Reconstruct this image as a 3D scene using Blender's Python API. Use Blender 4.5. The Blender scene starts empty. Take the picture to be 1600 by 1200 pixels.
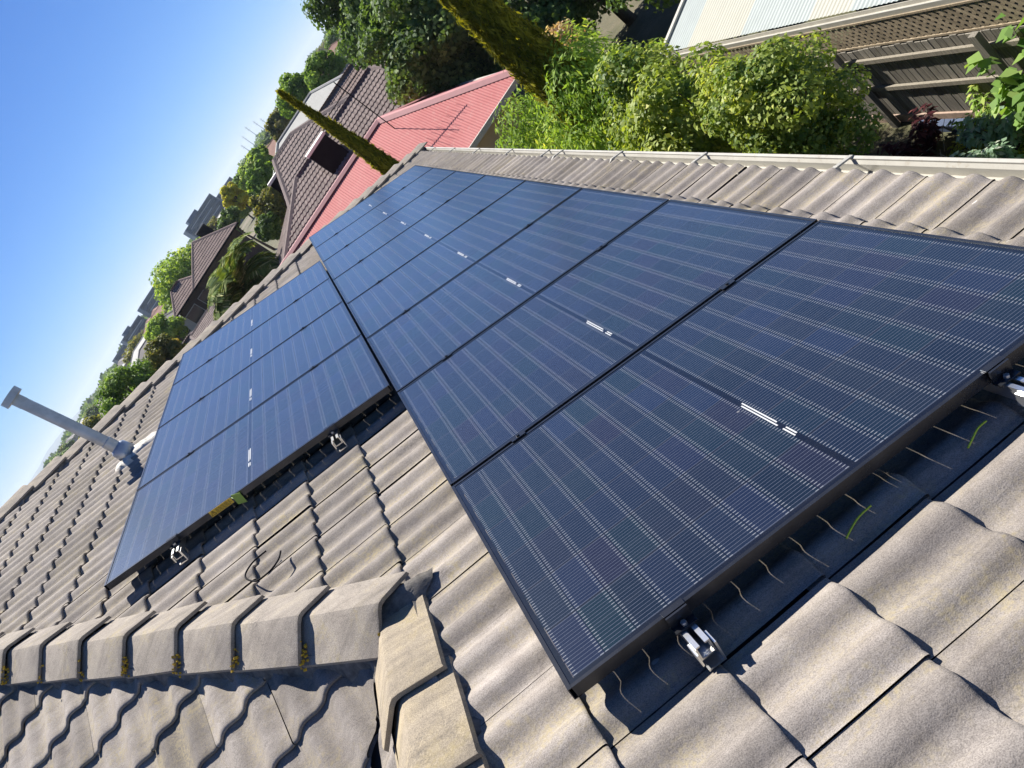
import bpy, bmesh, math
import numpy as np
from mathutils import Vector, Matrix

# ------------------------------------------------------------------ camera, sky, sun, exposure
SC = bpy.context.scene
COL = SC.collection
TH = math.radians(21.5)                       # pitch of the tiled roof
CT, ST = math.cos(TH), math.sin(TH)
EYE = Vector((0.62040, -1.46896, 1.17384))
ROWS = ((0.56647055, -0.29074816, -0.77108794),    # right
        (-0.82159327, -0.27191999, -0.50104293),   # down
        (-0.06399691, 0.91734673, -0.3929114))     # forward
cd = bpy.data.cameras.new('camera')
cam = bpy.data.objects.new('camera', cd)
COL.objects.link(cam)
m = Matrix.Identity(4)
for i in range(3):
    m[i][0] = ROWS[0][i]
    m[i][1] = -ROWS[1][i]
    m[i][2] = -ROWS[2][i]
    m[i][3] = EYE[i]
cam.matrix_world = m
cd.sensor_width = 36.0
cd.lens = 36.0 * 1267.84 / 1600.0
cd.clip_start = 0.05
cd.clip_end = 60000
SC.camera = cam

SUN_EL = math.radians(49.0)
SUN_AZ = math.radians(-14.8)                  # from +Y towards +X
wd = bpy.data.worlds.new('World')
SC.world = wd
wd.use_nodes = True
wn = wd.node_tree.nodes
bg = wn['Background']
sky = wn.new('ShaderNodeTexSky')
sky.sky_type = 'NISHITA'
sky.sun_disc = False
sky.sun_elevation = SUN_EL
sky.sun_rotation = SUN_AZ
sky.air_density = 0.9
sky.dust_density = 0.0
sky.ozone_density = 6.0
hsv = wn.new('ShaderNodeHueSaturation')
hsv.inputs['Saturation'].default_value = 1.12
wd.node_tree.links.new(sky.outputs[0], hsv.inputs['Color'])
tintn = wn.new('ShaderNodeMix')
tintn.data_type = 'RGBA'
tintn.blend_type = 'MULTIPLY'
tintn.inputs[0].default_value = 1.0
tintn.inputs[7].default_value = (0.62, 0.765, 1.03, 1)
wd.node_tree.links.new(hsv.outputs[0], tintn.inputs[6])
wd.node_tree.links.new(tintn.outputs[2], bg.inputs[0])
bg.inputs[1].default_value = 0.05
ld = bpy.data.lights.new('sun', 'SUN')
ld.energy = 5.0
ld.angle = math.radians(0.5)
ld.color = (1.0, 0.955, 0.88)
sun = bpy.data.objects.new('sun', ld)
COL.objects.link(sun)
sd = Vector((math.sin(SUN_AZ) * math.cos(SUN_EL), math.cos(SUN_AZ) * math.cos(SUN_EL), math.sin(SUN_EL)))
sun.rotation_euler = sd.to_track_quat('Z', 'Y').to_euler()
sun.location = (0, 0, 40)
SC.view_settings.view_transform = 'Standard'
SC.view_settings.look = 'None'
SC.view_settings.gamma = 1
SC.view_settings.exposure = 1.0
SC.cycles.max_bounces = 6
SC.cycles.transparent_max_bounces = 8
SC.cycles.caustics_reflective = False
SC.cycles.caustics_refractive = False

rng = np.random.default_rng(11)
R = math.radians
GZ = -5.9                                     # ground level below the roof

# ------------------------------------------------------------------ node helpers
class NT:
    def __init__(s, name):
        s.m = bpy.data.materials.new(name)
        s.m.use_nodes = True
        s.t = s.m.node_tree
        s.n = s.t.nodes
        s.b = s.n['Principled BSDF']
        s.out = s.n['Material Output']
    def new(s, k, **kw):
        n = s.n.new(k)
        for a, v in kw.items():
            setattr(n, a, v)
        return n
    def put(s, sock, v):
        if hasattr(v, 'is_output'):
            s.t.links.new(v, sock)
        elif isinstance(v, (tuple, list)) and len(v) == 3 and len(sock.default_value) == 4:
            sock.default_value = (*v, 1)
        else:
            sock.default_value = v
    def math(s, op, a, b=0.0, c=0.0, clamp=False):
        n = s.new('ShaderNodeMath', operation=op, use_clamp=clamp)
        for i, v in enumerate((a, b, c)):
            s.put(n.inputs[i], v)
        return n.outputs[0]
    def coord(s, k='Object'):
        return s.new('ShaderNodeTexCoord').outputs[k]
    def geo(s):
        return s.new('ShaderNodeNewGeometry').outputs['Position']
    def noise(s, vec, scale, detail=4, rough=.6, dist=0.0, out='Fac'):
        n = s.new('ShaderNodeTexNoise')
        s.put(n.inputs['Vector'], vec)
        n.inputs['Scale'].default_value = scale
        n.inputs['Detail'].default_value = detail
        n.inputs['Roughness'].default_value = rough
        n.inputs['Distortion'].default_value = dist
        return n.outputs[out]
    def ramp(s, fac, *stops):
        n = s.new('ShaderNodeValToRGB')
        e = n.color_ramp.elements
        while len(e) < len(stops):
            e.new(0.5)
        for el, (p, c) in zip(e, stops):
            el.position = p
            el.color = (*c, 1) if isinstance(c, (tuple, list)) else (c, c, c, 1)
        s.put(n.inputs[0], fac)
        return n.outputs[0]
    def mix(s, fac, a, b, mode='MIX'):
        n = s.new('ShaderNodeMix', data_type='RGBA', blend_type=mode)
        s.put(n.inputs[0], fac)
        s.put(n.inputs[6], a)
        s.put(n.inputs[7], b)
        return n.outputs[2]
    def attr(s, name, out='Fac'):
        return s.new('ShaderNodeAttribute', attribute_name=name).outputs[out]
    def bump(s, h, strength=.4, dist=.004):
        n = s.new('ShaderNodeBump')
        n.inputs['Strength'].default_value = strength
        n.inputs['Distance'].default_value = dist
        s.put(n.inputs['Height'], h)
        s.put(s.b.inputs['Normal'], n.outputs[0])
    def base(s, col=None, rough=None, metal=None, spec=None):
        if col is not None: s.put(s.b.inputs['Base Color'], col)
        if rough is not None: s.put(s.b.inputs['Roughness'], rough)
        if metal is not None: s.put(s.b.inputs['Metallic'], metal)
        if spec is not None: s.put(s.b.inputs['Specular IOR Level'], spec)
        return s.m

def plain(name, col, rough=.6, metal=0.0, var=.25, scale=6.0, bump=0.0, spec=.5):
    t = NT(name)
    p = t.geo()
    f = t.noise(p, scale, 5, .65)
    lo = tuple(c * (1 - var) for c in col)
    hi = tuple(min(1, c * (1 + var)) for c in col)
    t.base(t.ramp(f, (.3, lo), (.7, hi)), rough, metal, spec)
    if bump:
        t.bump(t.noise(p, scale * 12, 3, .6), bump, .004)
    return t.m

# concrete roof tile
def tile_mat(name, c1, c2, c3, lich=True):
    t = NT(name)
    p = t.geo()
    att = t.math('DIVIDE', t.attr('tint'), 2.0)
    tint = t.math('MULTIPLY', t.math('FRACT', att), 2.0)
    pan = t.math('DIVIDE', t.math('FLOOR', att), 10.0)
    big = t.noise(p, 1.3, 4, .6)
    mid = t.noise(p, 9.0, 5, .65)
    fine = t.noise(p, 330.0, 2, .65)
    col = t.ramp(mid, (.3, c1), (.52, c2), (.72, c3))
    col = t.mix(t.math('MULTIPLY', big, .35), col, (c3[0] * .95, c3[1] * .92, c3[2] * .82))
    v = t.math('MULTIPLY_ADD', tint, .56, .74)
    mp = t.new('ShaderNodeMapping')
    t.put(mp.inputs['Vector'], p)
    mp.inputs['Scale'].default_value = (1.1, 13, 1.1)
    st = t.ramp(t.noise(mp.outputs[0], 1.6, 5, .7, .3), (.36, .80), (.5, 1.0), (.68, 1.10))
    col = t.mix(1.0, col, st, 'MULTIPLY')
    col = t.mix(1.0, col, v, 'MULTIPLY')
    g = t.ramp(fine, (.34, .66), (.5, 1.0), (.68, 1.26))
    col = t.mix(1.0, col, g, 'MULTIPLY')
    if lich:
        li = t.noise(p, 4.5, 6, .75, .4)
        lm = t.math('MULTIPLY', t.ramp(li, (.53, 0.0), (.66, 1.0)), t.ramp(t.noise(p, 60, 3, .7), (.43, 0.0), (.58, 1.0)))
        col = t.mix(t.math('MULTIPLY', lm, .5), col, (.42, .34, .16))
        pm = t.math('MULTIPLY', t.math('MULTIPLY', pan, t.ramp(t.noise(p, 2.6, 5, .7, .5), (.40, 0.0), (.62, 1.0))), t.ramp(t.noise(p, 95, 4, .75), (.40, 0.0), (.60, 1.0)))
        col = t.mix(t.math('MULTIPLY', pm, .70), col, (.40, .335, .20))
        dk = t.math('MULTIPLY', t.ramp(t.noise(p, 3.4, 6, .75, .8), (.52, 0.0), (.68, 1.0)), t.ramp(t.noise(p, 120, 3, .7), (.42, 0.0), (.60, 1.0)))
        col = t.mix(t.math('MULTIPLY', dk, .65), col, (.11, .098, .088))
        ws = t.new('ShaderNodeTexVoronoi', feature='F1')
        t.put(ws.inputs['Vector'], p)
        ws.inputs['Scale'].default_value = 3.2
        ws.inputs['Randomness'].default_value = 1.0
        d = t.math('ADD', ws.outputs['Distance'], t.math('MULTIPLY', t.noise(p, 45, 2, .5), .05))
        col = t.mix(t.math('MULTIPLY', t.ramp(d, (.052, 1.0), (.062, 0.0)), .8), col, (.62, .60, .56))
    t.base(col, .92, 0, .2)
    t.bump(t.math('ADD', t.math('MULTIPLY', fine, .5), t.noise(p, 60, 4, .7)), .38, .004)
    return t.m

M = {}
M['tile'] = tile_mat('concrete_tile', (.208, .183, .167), (.266, .238, .218), (.325, .292, .264))
M['cap'] = tile_mat('ridge_cap_concrete', (.235, .207, .185), (.31, .275, .24), (.38, .33, .265))
M['cap_lichen'] = tile_mat('lichened_ridge_cap', (.25, .215, .18), (.335, .285, .22), (.42, .345, .23))
M['tile_far'] = tile_mat('weathered_brown_tile', (.15, .118, .112), (.19, .15, .142), (.23, .185, .172), False)
M['tile_red'] = tile_mat('plum_brown_tile', (.19, .14, .125), (.235, .175, .16), (.28, .21, .19), False)
M['mortar'] = plain('dark_mortar', (.19, .175, .155), .95, 0, .45, 26, 1.0, .15)
M['black_gap'] = plain('sarking_underlay', (.03, .03, .032), .9)

def cream_metal():
    t = NT('cream_painted_steel')
    p = t.geo()
    n = t.noise(p, 5, 5, .7)
    c = t.ramp(n, (.3, (.38, .36, .31)), (.7, (.47, .45, .39)))
    s_ = t.noise(p, 26, 5, .75)
    c = t.mix(t.math('MULTIPLY', t.ramp(s_, (.56, 0.0), (.70, 1.0)), .55), c, (.30, .25, .18))
    t.base(c, .42)
    return t.m
M['cream'] = cream_metal()
M['galv'] = plain('galvanised_steel', (.44, .47, .50), .42, .5, .18, 9)
M['alu'] = plain('mill_aluminium', (.78, .78, .76), .32, .9, .08, 14)
M['blackmetal'] = plain('black_anodised_aluminium', (.045, .048, .056), .26, .6, .2, 18)
M['brownwall'] = plain('render_wall', (.30, .25, .19), .9, 0, .12, 3, .3)
M['cable'] = plain('black_cable', (.012, .012, .014), .8, 0, .2, 6, 0, .1)
M['yellow'] = plain('yellow_label', (.72, .46, .03), .5, 0, .06)
M['label_ink'] = plain('label_ink', (.06, .045, .01), .6, 0, .05)
M['green_tag'] = plain('green_tag', (.22, .34, .05), .5, 0, .1)
M['yellow_tie'] = plain('yellow_green_tie', (.62, .72, .05), .4, 0, .1)
M['white_strip'] = plain('bright_solder_ribbon', (.70, .70, .68), .35, .2, .05)
M['putty'] = plain('white_flashing_mortar', (.62, .59, .53), .95, 0, .2, 22, .9, .15)
M['lichen'] = plain('orange_lichen', (.52, .33, .03), .95, 0, .4, 60)

def pv_mat():
    t = NT('solar_cells_under_glass')
    co = t.coord('Object')
    sp = t.new('ShaderNodeSeparateXYZ')
    t.put(sp.inputs[0], co)
    x, y = sp.outputs[0], sp.outputs[1]
    info = t.new('ShaderNodeObjectInfo').outputs['Random']
    xm = t.math('ABSOLUTE', t.math('SUBTRACT', x, .861))
    xh = t.math('SUBTRACT', xm, .008)
    RP, CP = .0918, .1910
    rowf = t.math('DIVIDE', xh, RP)
    row = t.math('FLOOR', rowf)
    fr = t.math('MULTIPLY', t.math('FRACT', rowf), RP)
    dr = t.math('MINIMUM', fr, t.math('SUBTRACT', RP, fr))
    yc = t.math('DIVIDE', t.math('SUBTRACT', y, .024), CP)
    colx = t.math('FLOOR', yc)
    fc = t.math('MULTIPLY', t.math('FRACT', yc), CP)
    dc = t.math('MINIMUM', fc, t.math('SUBTRACT', CP, fc))
    # per-cell tint
    sgn = t.math('SIGN', t.math('SUBTRACT', x, .861))
    cid = t.math('ADD', t.math('MULTIPLY', t.math('MULTIPLY_ADD', row, 1.0, 1.0), sgn), t.math('MULTIPLY', info, 57.0))
    cv = t.new('ShaderNodeCombineXYZ')
    t.put(cv.inputs[0], cid)
    t.put(cv.inputs[1], colx)
    wn_ = t.new('ShaderNodeTexWhiteNoise', noise_dimensions='2D')
    t.put(wn_.inputs['Vector'], cv.outputs[0])
    cell = t.ramp(wn_.outputs['Value'], (0, (.0025, .005, .012)), (.3, (.006, .009, .026)), (.55, (.003, .012, .018)), (.8, (.010, .006, .020)), (1, (.006, .012, .038)))
    ll = t.noise(co, 2.2, 3, .6)
    cell = t.mix(t.math('MULTIPLY', ll, .35), cell, (.007, .021, .021))
    # round wires along the panel
    wf = t.math('FRACT', t.math('MULTIPLY', yc, 16.0))
    wd_ = t.math('ABSOLUTE', t.math('SUBTRACT', wf, .5))
    wire = t.math('LESS_THAN', wd_, .055)
    dash = t.math('MULTIPLY', t.math('MULTIPLY', t.math('LESS_THAN', wd_, .12), t.math('LESS_THAN', dr, .012)), t.math('GREATER_THAN', dr, .0022))
    incell = t.math('MULTIPLY', t.math('GREATER_THAN', xm, .008), t.math('LESS_THAN', xm, .836))
    iny = t.math('MULTIPLY', t.math('GREATER_THAN', y, .024), t.math('LESS_THAN', y, 1.170))
    inn = t.math('MULTIPLY', incell, iny)
    br = t.math('MULTIPLY_ADD', t.noise(co, 35, 3, .6), .5, .70)
    wcol = t.mix(1.0, (.105, .115, .15), br, 'MULTIPLY')
    dcol = t.mix(1.0, (.20, .21, .23), br, 'MULTIPLY')
    colr = t.mix(t.math('MULTIPLY', wire, inn), cell, wcol)
    colr = t.mix(t.math('MULTIPLY', dash, inn), colr, dcol)
    # gaps between the cells: dark, and between the rows they let sun through
    edge = t.math('MAXIMUM', t.math('LESS_THAN', dc, .0030), t.math('SUBTRACT', 1.0, inn))
    colr = t.mix(edge, colr, (.004, .004, .006))
    cgl = t.math('MULTIPLY', t.math('LESS_THAN', dc, .0044), t.math('MULTIPLY', inn, t.math('GREATER_THAN', dc, .0030)))
    colr = t.mix(t.math('MULTIPLY', cgl, .35), colr, (.13, .145, .18))
    # dust film, thicker in spots
    dust = t.ramp(t.noise(co, 3.0, 6, .7, .3), (.42, .0), (.75, 1.0))
    speck = t.ramp(t.noise(co, 420, 2, .6), (.52, 0.0), (.66, 1.0))
    mp = t.new('ShaderNodeMapping')
    t.put(mp.inputs['Vector'], co)
    mp.inputs['Scale'].default_value = (1.2, 16, 1)
    mp.inputs['Location'].default_value = (3, 1, 0)
    strk = t.ramp(t.noise(mp.outputs[0], 2.2, 5, .7, .4), (.50, 0.0), (.74, 1.0))
    dd = t.math('ADD', t.math('MULTIPLY_ADD', t.math('MULTIPLY', dust, speck), .06, .003), t.math('MULTIPLY', strk, .016))
    oc = t.new('ShaderNodeVectorMath', operation='ADD')
    t.put(oc.inputs[0], co)
    t.put(oc.inputs[1], t.new('ShaderNodeObjectInfo').outputs['Location'])
    vo = t.new('ShaderNodeTexVoronoi', feature='F1')
    t.put(vo.inputs['Vector'], oc.outputs[0])
    vo.inputs['Scale'].default_value = 2.3
    spot = t.ramp(t.math('ADD', vo.outputs['Distance'], t.math('MULTIPLY', t.noise(co, 90, 2, .5), .02)), (.020, 1.0), (.026, 0.0))
    dd = t.math('MAXIMUM', dd, t.math('MULTIPLY', spot, .5))
    colr = t.mix(dd, colr, (.45, .44, .42))
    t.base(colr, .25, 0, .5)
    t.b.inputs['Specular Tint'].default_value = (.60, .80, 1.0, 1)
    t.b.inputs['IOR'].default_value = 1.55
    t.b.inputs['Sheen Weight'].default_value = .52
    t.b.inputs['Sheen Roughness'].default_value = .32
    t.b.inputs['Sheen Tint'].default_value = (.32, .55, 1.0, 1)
    t.bump(t.noise(co, 260, 2, .5), .05, .001)
    slit = t.math('MULTIPLY', t.math('MULTIPLY', t.math('LESS_THAN', dr, .0012), inn), .28)
    tr = t.new('ShaderNodeBsdfTransparent')
    ms = t.new('ShaderNodeMixShader')
    t.put(ms.inputs[0], slit)
    t.put(ms.inputs[1], t.b.outputs[0])
    t.put(ms.inputs[2], tr.outputs[0])
    t.t.links.new(ms.outputs[0], t.out.inputs[0])
    return t.m
M['pv'] = pv_mat()

def leaf_mat(name, dark, light, tip=None, trans=.45, rough=.62, spec=.16):
    dark, light, tip = [None if k is None else tuple(min(.62, q * 2.5) for q in k) for k in (dark, light, tip)]
    t = NT(name)
    tint = t.attr('tint')
    stops = [(0, dark), (.7, light)]
    stops.append((1, tip or light))
    c = t.ramp(tint, *stops)
    t.base(c, max(rough, .55), 0, spec)
    tl = t.new('ShaderNodeBsdfTranslucent')
    t.put(tl.inputs[0], t.mix(1.0, c, (1.25, 1.2, .5), 'MULTIPLY'))
    ms = t.new('ShaderNodeMixShader')
    ms.inputs[0].default_value = trans
    t.put(ms.inputs[1], t.b.outputs[0])
    t.put(ms.inputs[2], tl.outputs[0])
    t.t.links.new(ms.outputs[0], t.out.inputs[0])
    return t.m
M['lf_peach'] = leaf_mat('narrow_green_leaves', (.055, .10, .017), (.14, .20, .035), (.26, .28, .06))
M['lf_citrus'] = leaf_mat('glossy_citrus_leaves', (.035, .068, .012), (.15, .18, .032), (.46, .38, .06), .42, .5, .3)
M['lf_yellow'] = leaf_mat('yellow_green_leaves', (.07, .10, .015), (.20, .22, .035), (.42, .36, .06))
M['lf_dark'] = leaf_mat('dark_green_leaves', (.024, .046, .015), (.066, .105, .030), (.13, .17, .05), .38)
M['lf_mid'] = leaf_mat('mid_green_leaves', (.04, .075, .018), (.09, .145, .03), (.16, .21, .05))
M['lf_light'] = leaf_mat('light_green_leaves', (.065, .11, .022), (.15, .21, .045), (.24, .28, .07))
M['lf_olive'] = leaf_mat('olive_brown_leaves', (.05, .06, .02), (.11, .11, .035), (.20, .14, .04))
M['lf_gold'] = leaf_mat('golden_leaves', (.16, .14, .02), (.38, .31, .04), (.5, .38, .05))
M['lf_cyp'] = leaf_mat('golden_cypress_sprays', (.042, .048, .006), (.15, .135, .014), (.40, .31, .025), .5, .7, .05)
M['lf_red'] = leaf_mat('dark_red_leaves', (.014, .005, .006), (.035, .009, .011), (.08, .028, .028), .3, .35)
M['lf_grey'] = leaf_mat('grey_green_leaves', (.07, .115, .075), (.15, .21, .14), (.25, .31, .22), .3, .7, .1)
M['lf_big'] = leaf_mat('broad_bright_leaves', (.04, .085, .018), (.09, .145, .035), (.15, .20, .06), .45, .45)
M['lf_palm'] = leaf_mat('palm_fronds', (.03, .055, .014), (.07, .095, .022), (.22, .22, .10), .25, .75, .06)
M['lf_pink'] = leaf_mat('pinkish_new_leaves', (.20, .10, .06), (.36, .20, .13), (.50, .33, .24), .4)
M['bark'] = plain('bark', (.10, .075, .055), .9, 0, .35, 14, .6)

# ------------------------------------------------------------------ mesh helpers
class MB:
    def __init__(s):
        s.v = []; s.f = []; s.t = []
    def add(s, vs, fs, tint=.5):
        o = len(s.v)
        s.v += [tuple(v) for v in vs]
        s.f += [tuple(i + o for i in f) for f in fs]
        s.t += [tint] * len(fs)
        return s
    def box(s, c, size, ax=None, tint=.5):
        c = Vector(c)
        X, Y, Z = ax or (Vector((1, 0, 0)), Vector((0, 1, 0)), Vector((0, 0, 1)))
        hx, hy, hz = [k / 2 for k in size]
        vs = [c + X * (a * hx) + Y * (b * hy) + Z * (d * hz) for a in (-1, 1) for b in (-1, 1) for d in (-1, 1)]
        fs = [(0, 1, 3, 2), (4, 6, 7, 5), (0, 4, 5, 1), (2, 3, 7, 6), (0, 2, 6, 4), (1, 5, 7, 3)]
        return s.add(vs, fs, tint)
    def bar(s, a, b, w, h=None, up=(0, 0, 1), tint=.5):
        a, b = Vector(a), Vector(b)
        d = b - a
        L = d.length
        d.normalize()
        up = Vector(up)
        if abs(d.dot(up)) > .98: up = Vector((1, 0, 0))
        y = up.cross(d).normalized()
        z = d.cross(y).normalized()
        return s.box((a + b) / 2, (L, w, h or w), (d, y, z), tint)
    def tube(s, pts, rad, n=10, cap=True, tint=.5):
        pts = [Vector(p) for p in pts]
        rs = rad if isinstance(rad, (list, tuple)) else [rad] * len(pts)
        o = len(s.v)
        prev = None
        vs = []
        for i, p in enumerate(pts):
            d = (pts[min(i + 1, len(pts) - 1)] - pts[max(i - 1, 0)]).normalized()
            if prev is None:
                x = d.orthogonal().normalized()
            else:
                x = (prev - d * prev.dot(d)).normalized()
            prev = x
            y = d.cross(x)
            for k in range(n):
                a = 2 * math.pi * k / n
                vs.append(p + (x * math.cos(a) + y * math.sin(a)) * rs[i])
        fs = []
        for i in range(len(pts) - 1):
            for k in range(n):
                fs.append((i * n + k, i * n + (k + 1) % n, (i + 1) * n + (k + 1) % n, (i + 1) * n + k))
        if cap:
            fs.append(tuple(range(n))[::-1])
            fs.append(tuple((len(pts) - 1) * n + k for k in range(n)))
        return s.add(vs, fs, tint)
    def prism(s, prof, a, b, X, Y, tint=.5, closed=True):
        # profile (2-D) extruded from a to b; X, Y: axes of the profile
        a, b, X, Y = Vector(a), Vector(b), Vector(X), Vector(Y)
        n = len(prof)
        vs = [a + X * p + Y * q for p, q in prof] + [b + X * p + Y * q for p, q in prof]
        fs = [(i, (i + 1) % n, n + (i + 1) % n, n + i) for i in range(n if closed else n - 1)]
        if closed:
            fs += [tuple(range(n))[::-1], tuple(range(n, 2 * n))]
        return s.add(vs, fs, tint)
    def obj(s, name, mat, parent=None, smooth=False, local=False, label=None):
        V = np.array(s.v, dtype=np.float64).reshape(-1, 3)
        return mesh_obj(name, V, s.f, mat, parent, np.array(s.t), smooth, local, label)

def wloc(o):
    p = Vector(o.location)
    while o.parent:
        o = o.parent
        p += Vector(o.location)
    return p

def mesh_obj(name, V, F, mat, parent=None, tint=None, smooth=False, local=False, label=None):
    V = np.asarray(V, dtype=np.float64).reshape(-1, 3)
    me = bpy.data.meshes.new(name)
    o = bpy.data.objects.new(name, me)
    COL.objects.link(o)
    if parent is not None:
        o.parent = parent
        if not local:
            V = V - np.array(wloc(parent))
    elif not local and len(V):
        lo, hi = V.min(0), V.max(0)
        c = np.array([(lo[0] + hi[0]) / 2, (lo[1] + hi[1]) / 2, lo[2]])
        o.location = c
        V = V - c
    if isinstance(F, np.ndarray):
        k = F.shape[1]
        me.vertices.add(len(V))
        me.vertices.foreach_set('co', V.astype(np.float32).ravel())
        me.loops.add(F.size)
        me.loops.foreach_set('vertex_index', F.astype(np.int32).ravel())
        me.polygons.add(len(F))
        me.polygons.foreach_set('loop_start', np.arange(0, F.size, k, dtype=np.int32))
        me.update(calc_edges=True)
        me.validate()
    else:
        me.from_pydata([tuple(v) for v in V], [], F)
        me.update()
    if tint is not None and len(tint) == len(me.polygons):
        at = me.attributes.new('tint', 'FLOAT', 'FACE')
        at.data.foreach_set('value', np.asarray(tint, dtype=np.float32))
    me.materials.append(mat)
    if smooth:
        me.polygons.foreach_set('use_smooth', [True] * len(me.polygons))
    if label: o['label'] = label
    return o

def tag(o, label=None, cat=None, group=None, kind=None):
    if label: o['label'] = label
    if cat: o['category'] = cat
    if group: o['group'] = group
    if kind: o['kind'] = kind
    return o

def thing(name, loc, label, cat, group=None):
    o = bpy.data.objects.new(name, None)
    COL.objects.link(o)
    o.location = loc
    o.empty_display_size = .2
    return tag(o, label, cat, group)

def copy_tree(o, parent=None):
    c = o.copy()
    COL.objects.link(c)
    c.parent = parent
    for ch in list(o.children):
        copy_tree(ch, c)
    return c

def RW(u, v, h=0.0):
    """roof coordinates (down the slope, along the eave, off the surface) to world"""
    return Vector((u * CT + h * ST, v, -u * ST + h * CT))

def polar(az, r, z=0.0):
    return Vector((EYE.x + r * math.sin(R(az)), EYE.y + r * math.cos(R(az)), z))

def zat(el, r):
    return EYE.z + r * math.tan(R(el))

# ------------------------------------------------------------------ tiled slopes
HB = -0.13                                     # underside of the tiles, below the panel face
UP_N = Vector((ST, 0, CT))

def tile_profile(t, H):
    # t in 0..1 over one tile: two rolls with flat pans
    q = (t * 2) % 1.0
    d = np.abs(q - .5) / .40
    return H * np.where(d < 1, np.cos(np.clip(d, 0, 1) * math.pi / 2) ** 1.35, 0)

def slope_tiles(O, D, V, N, u0, u1, v0, v1, gauge=.312, cover=.315, pu=0.0, pv=0.0, H=.0235, lift=.021, nprof=19, detail=True, gap=.003, jit=1.0, seed=1, prof=tile_profile):
    rg = np.random.default_rng(seed)
    O, D, V, N = [np.array(k, dtype=float) for k in (O, D, V, N)]
    k0 = math.floor((u0 - pu) / gauge); k1 = math.ceil((u1 - pu) / gauge)
    j0 = math.floor((v0 - pv) / cover); j1 = math.ceil((v1 - pv) / cover)
    tt = np.linspace(0, 1, nprof)
    p = prof(tt, H)
    if detail:
        ss = np.array([-.14, .45, .90, .965, .99, 1.0, 1.0, .84])
        dz = np.array([0, 0, 0, 0, -.002, -.005, -.014, -.014])
    else:
        ss = np.array([0, .5, 1.0, 1.0]); dz = np.array([0, 0, 0, -.03])
    ns = len(ss)
    VV = []; FF = []; TT = []
    base_f = np.array([(i * nprof + j, (i + 1) * nprof + j, (i + 1) * nprof + j + 1, i * nprof + j + 1) for i in range(ns - 1) for j in range(nprof - 1)])
    pc = 1 - .5 * (p[:-1] + p[1:]) / max(H, 1e-6)
    pan_f = np.tile(np.round(np.clip(pc, 0, 1) * 10), ns - 1)
    o = 0
    for k in range(k0, k1):
        for j in range(j0, j1):
            a = rg.normal(0, 1, 6) * jit
            uu = pu + k * gauge + ss * gauge + a[0] * .0016
            vv = pv + j * cover + gap / 2 + tt * (cover - gap) + a[1] * .0008
            hh = np.clip(ss, 0, 1)[:, None] * (lift + a[2] * .0014) + dz[:, None] + p[None, :] + (tt[None, :] - .5) * a[3] * .003
            # interlock: the joint side of each tile sits a touch higher
            hh = hh + (tt[None, :] < .03) * .003
            uu2 = uu[:, None] + (tt[None, :] - .5) * a[4] * .0025
            P = O + uu2[..., None] * D + (vv[None, :, None]) * V + hh[..., None] * N
            VV.append(P.reshape(-1, 3)); FF.append(base_f + o)
            TT.append(np.clip(.5 + a[5] * .22, 0, .98) + 2.0 * pan_f)
            o += ns * nprof
    return np.concatenate(VV), np.concatenate(FF), np.concatenate(TT)

def cut(V, F, T, planes):
    """keep the side of each plane its normal points to"""
    bm = bmesh.new()
    lay = bm.faces.layers.float.new('tint')
    me = bpy.data.meshes.new('tmp')
    me.vertices.add(len(V)); me.vertices.foreach_set('co', V.astype(np.float32).ravel())
    me.loops.add(F.size); me.loops.foreach_set('vertex_index', F.astype(np.int32).ravel())
    me.polygons.add(len(F)); me.polygons.foreach_set('loop_start', np.arange(0, F.size, F.shape[1], dtype=np.int32))
    me.update(calc_edges=True)
    at = me.attributes.new('tint', 'FLOAT', 'FACE')
    at.data.foreach_set('value', T.astype(np.float32))
    bm.free()
    bm = bmesh.new()
    bm.from_mesh(me)
    bpy.data.meshes.remove(me)
    for co, no in planes:
        geom = bm.verts[:] + bm.edges[:] + bm.faces[:]
        bmesh.ops.bisect_plane(bm, geom=geom, plane_co=co, plane_no=no, clear_inner=True, clear_outer=False, dist=1e-5)
    return bm

def bm_obj(name, bms, mat, parent, smooth=True):
    o = None
    total = bmesh.new()
    tmp = bpy.data.meshes.new('tmp')
    for b in bms:
        b.to_mesh(tmp)
        total.from_mesh(tmp)
        b.free()
    bpy.data.meshes.remove(tmp)
    off = Vector(wloc(parent)) if parent else Vector()
    bmesh.ops.translate(total, verts=total.verts, vec=-off)
    me = bpy.data.meshes.new(name)
    total.to_mesh(me)
    total.free()
    o = bpy.data.objects.new(name, me)
    COL.objects.link(o)
    o.parent = parent
    me.materials.append(mat)
    if smooth:
        for p in me.polygons: p.use_smooth = True
        me.set_sharp_from_angle(angle=R(38))
    return o

# ------------------------------------------------------------------ the house we stand on
house = thing('tiled_house', (-4, 5, GZ), 'brown-grey concrete tiled house roof carrying the solar panels, flue and cream gutter', 'house')

URIDGE = -.41
def vhip(u): return .525 - .945 * u            # near hip in roof coordinates
def vfar(u): return 9.72 + .945 * u            # far hip
UTOP = (.525 - 9.72) / (2 * .945)
VTOP = vhip(UTOP)
NEARJ = RW(URIDGE, vhip(URIDGE), HB)           # where hip and lower ridge meet
APEX = RW(UTOP, VTOP, HB)
UEAVE = 2.17

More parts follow.
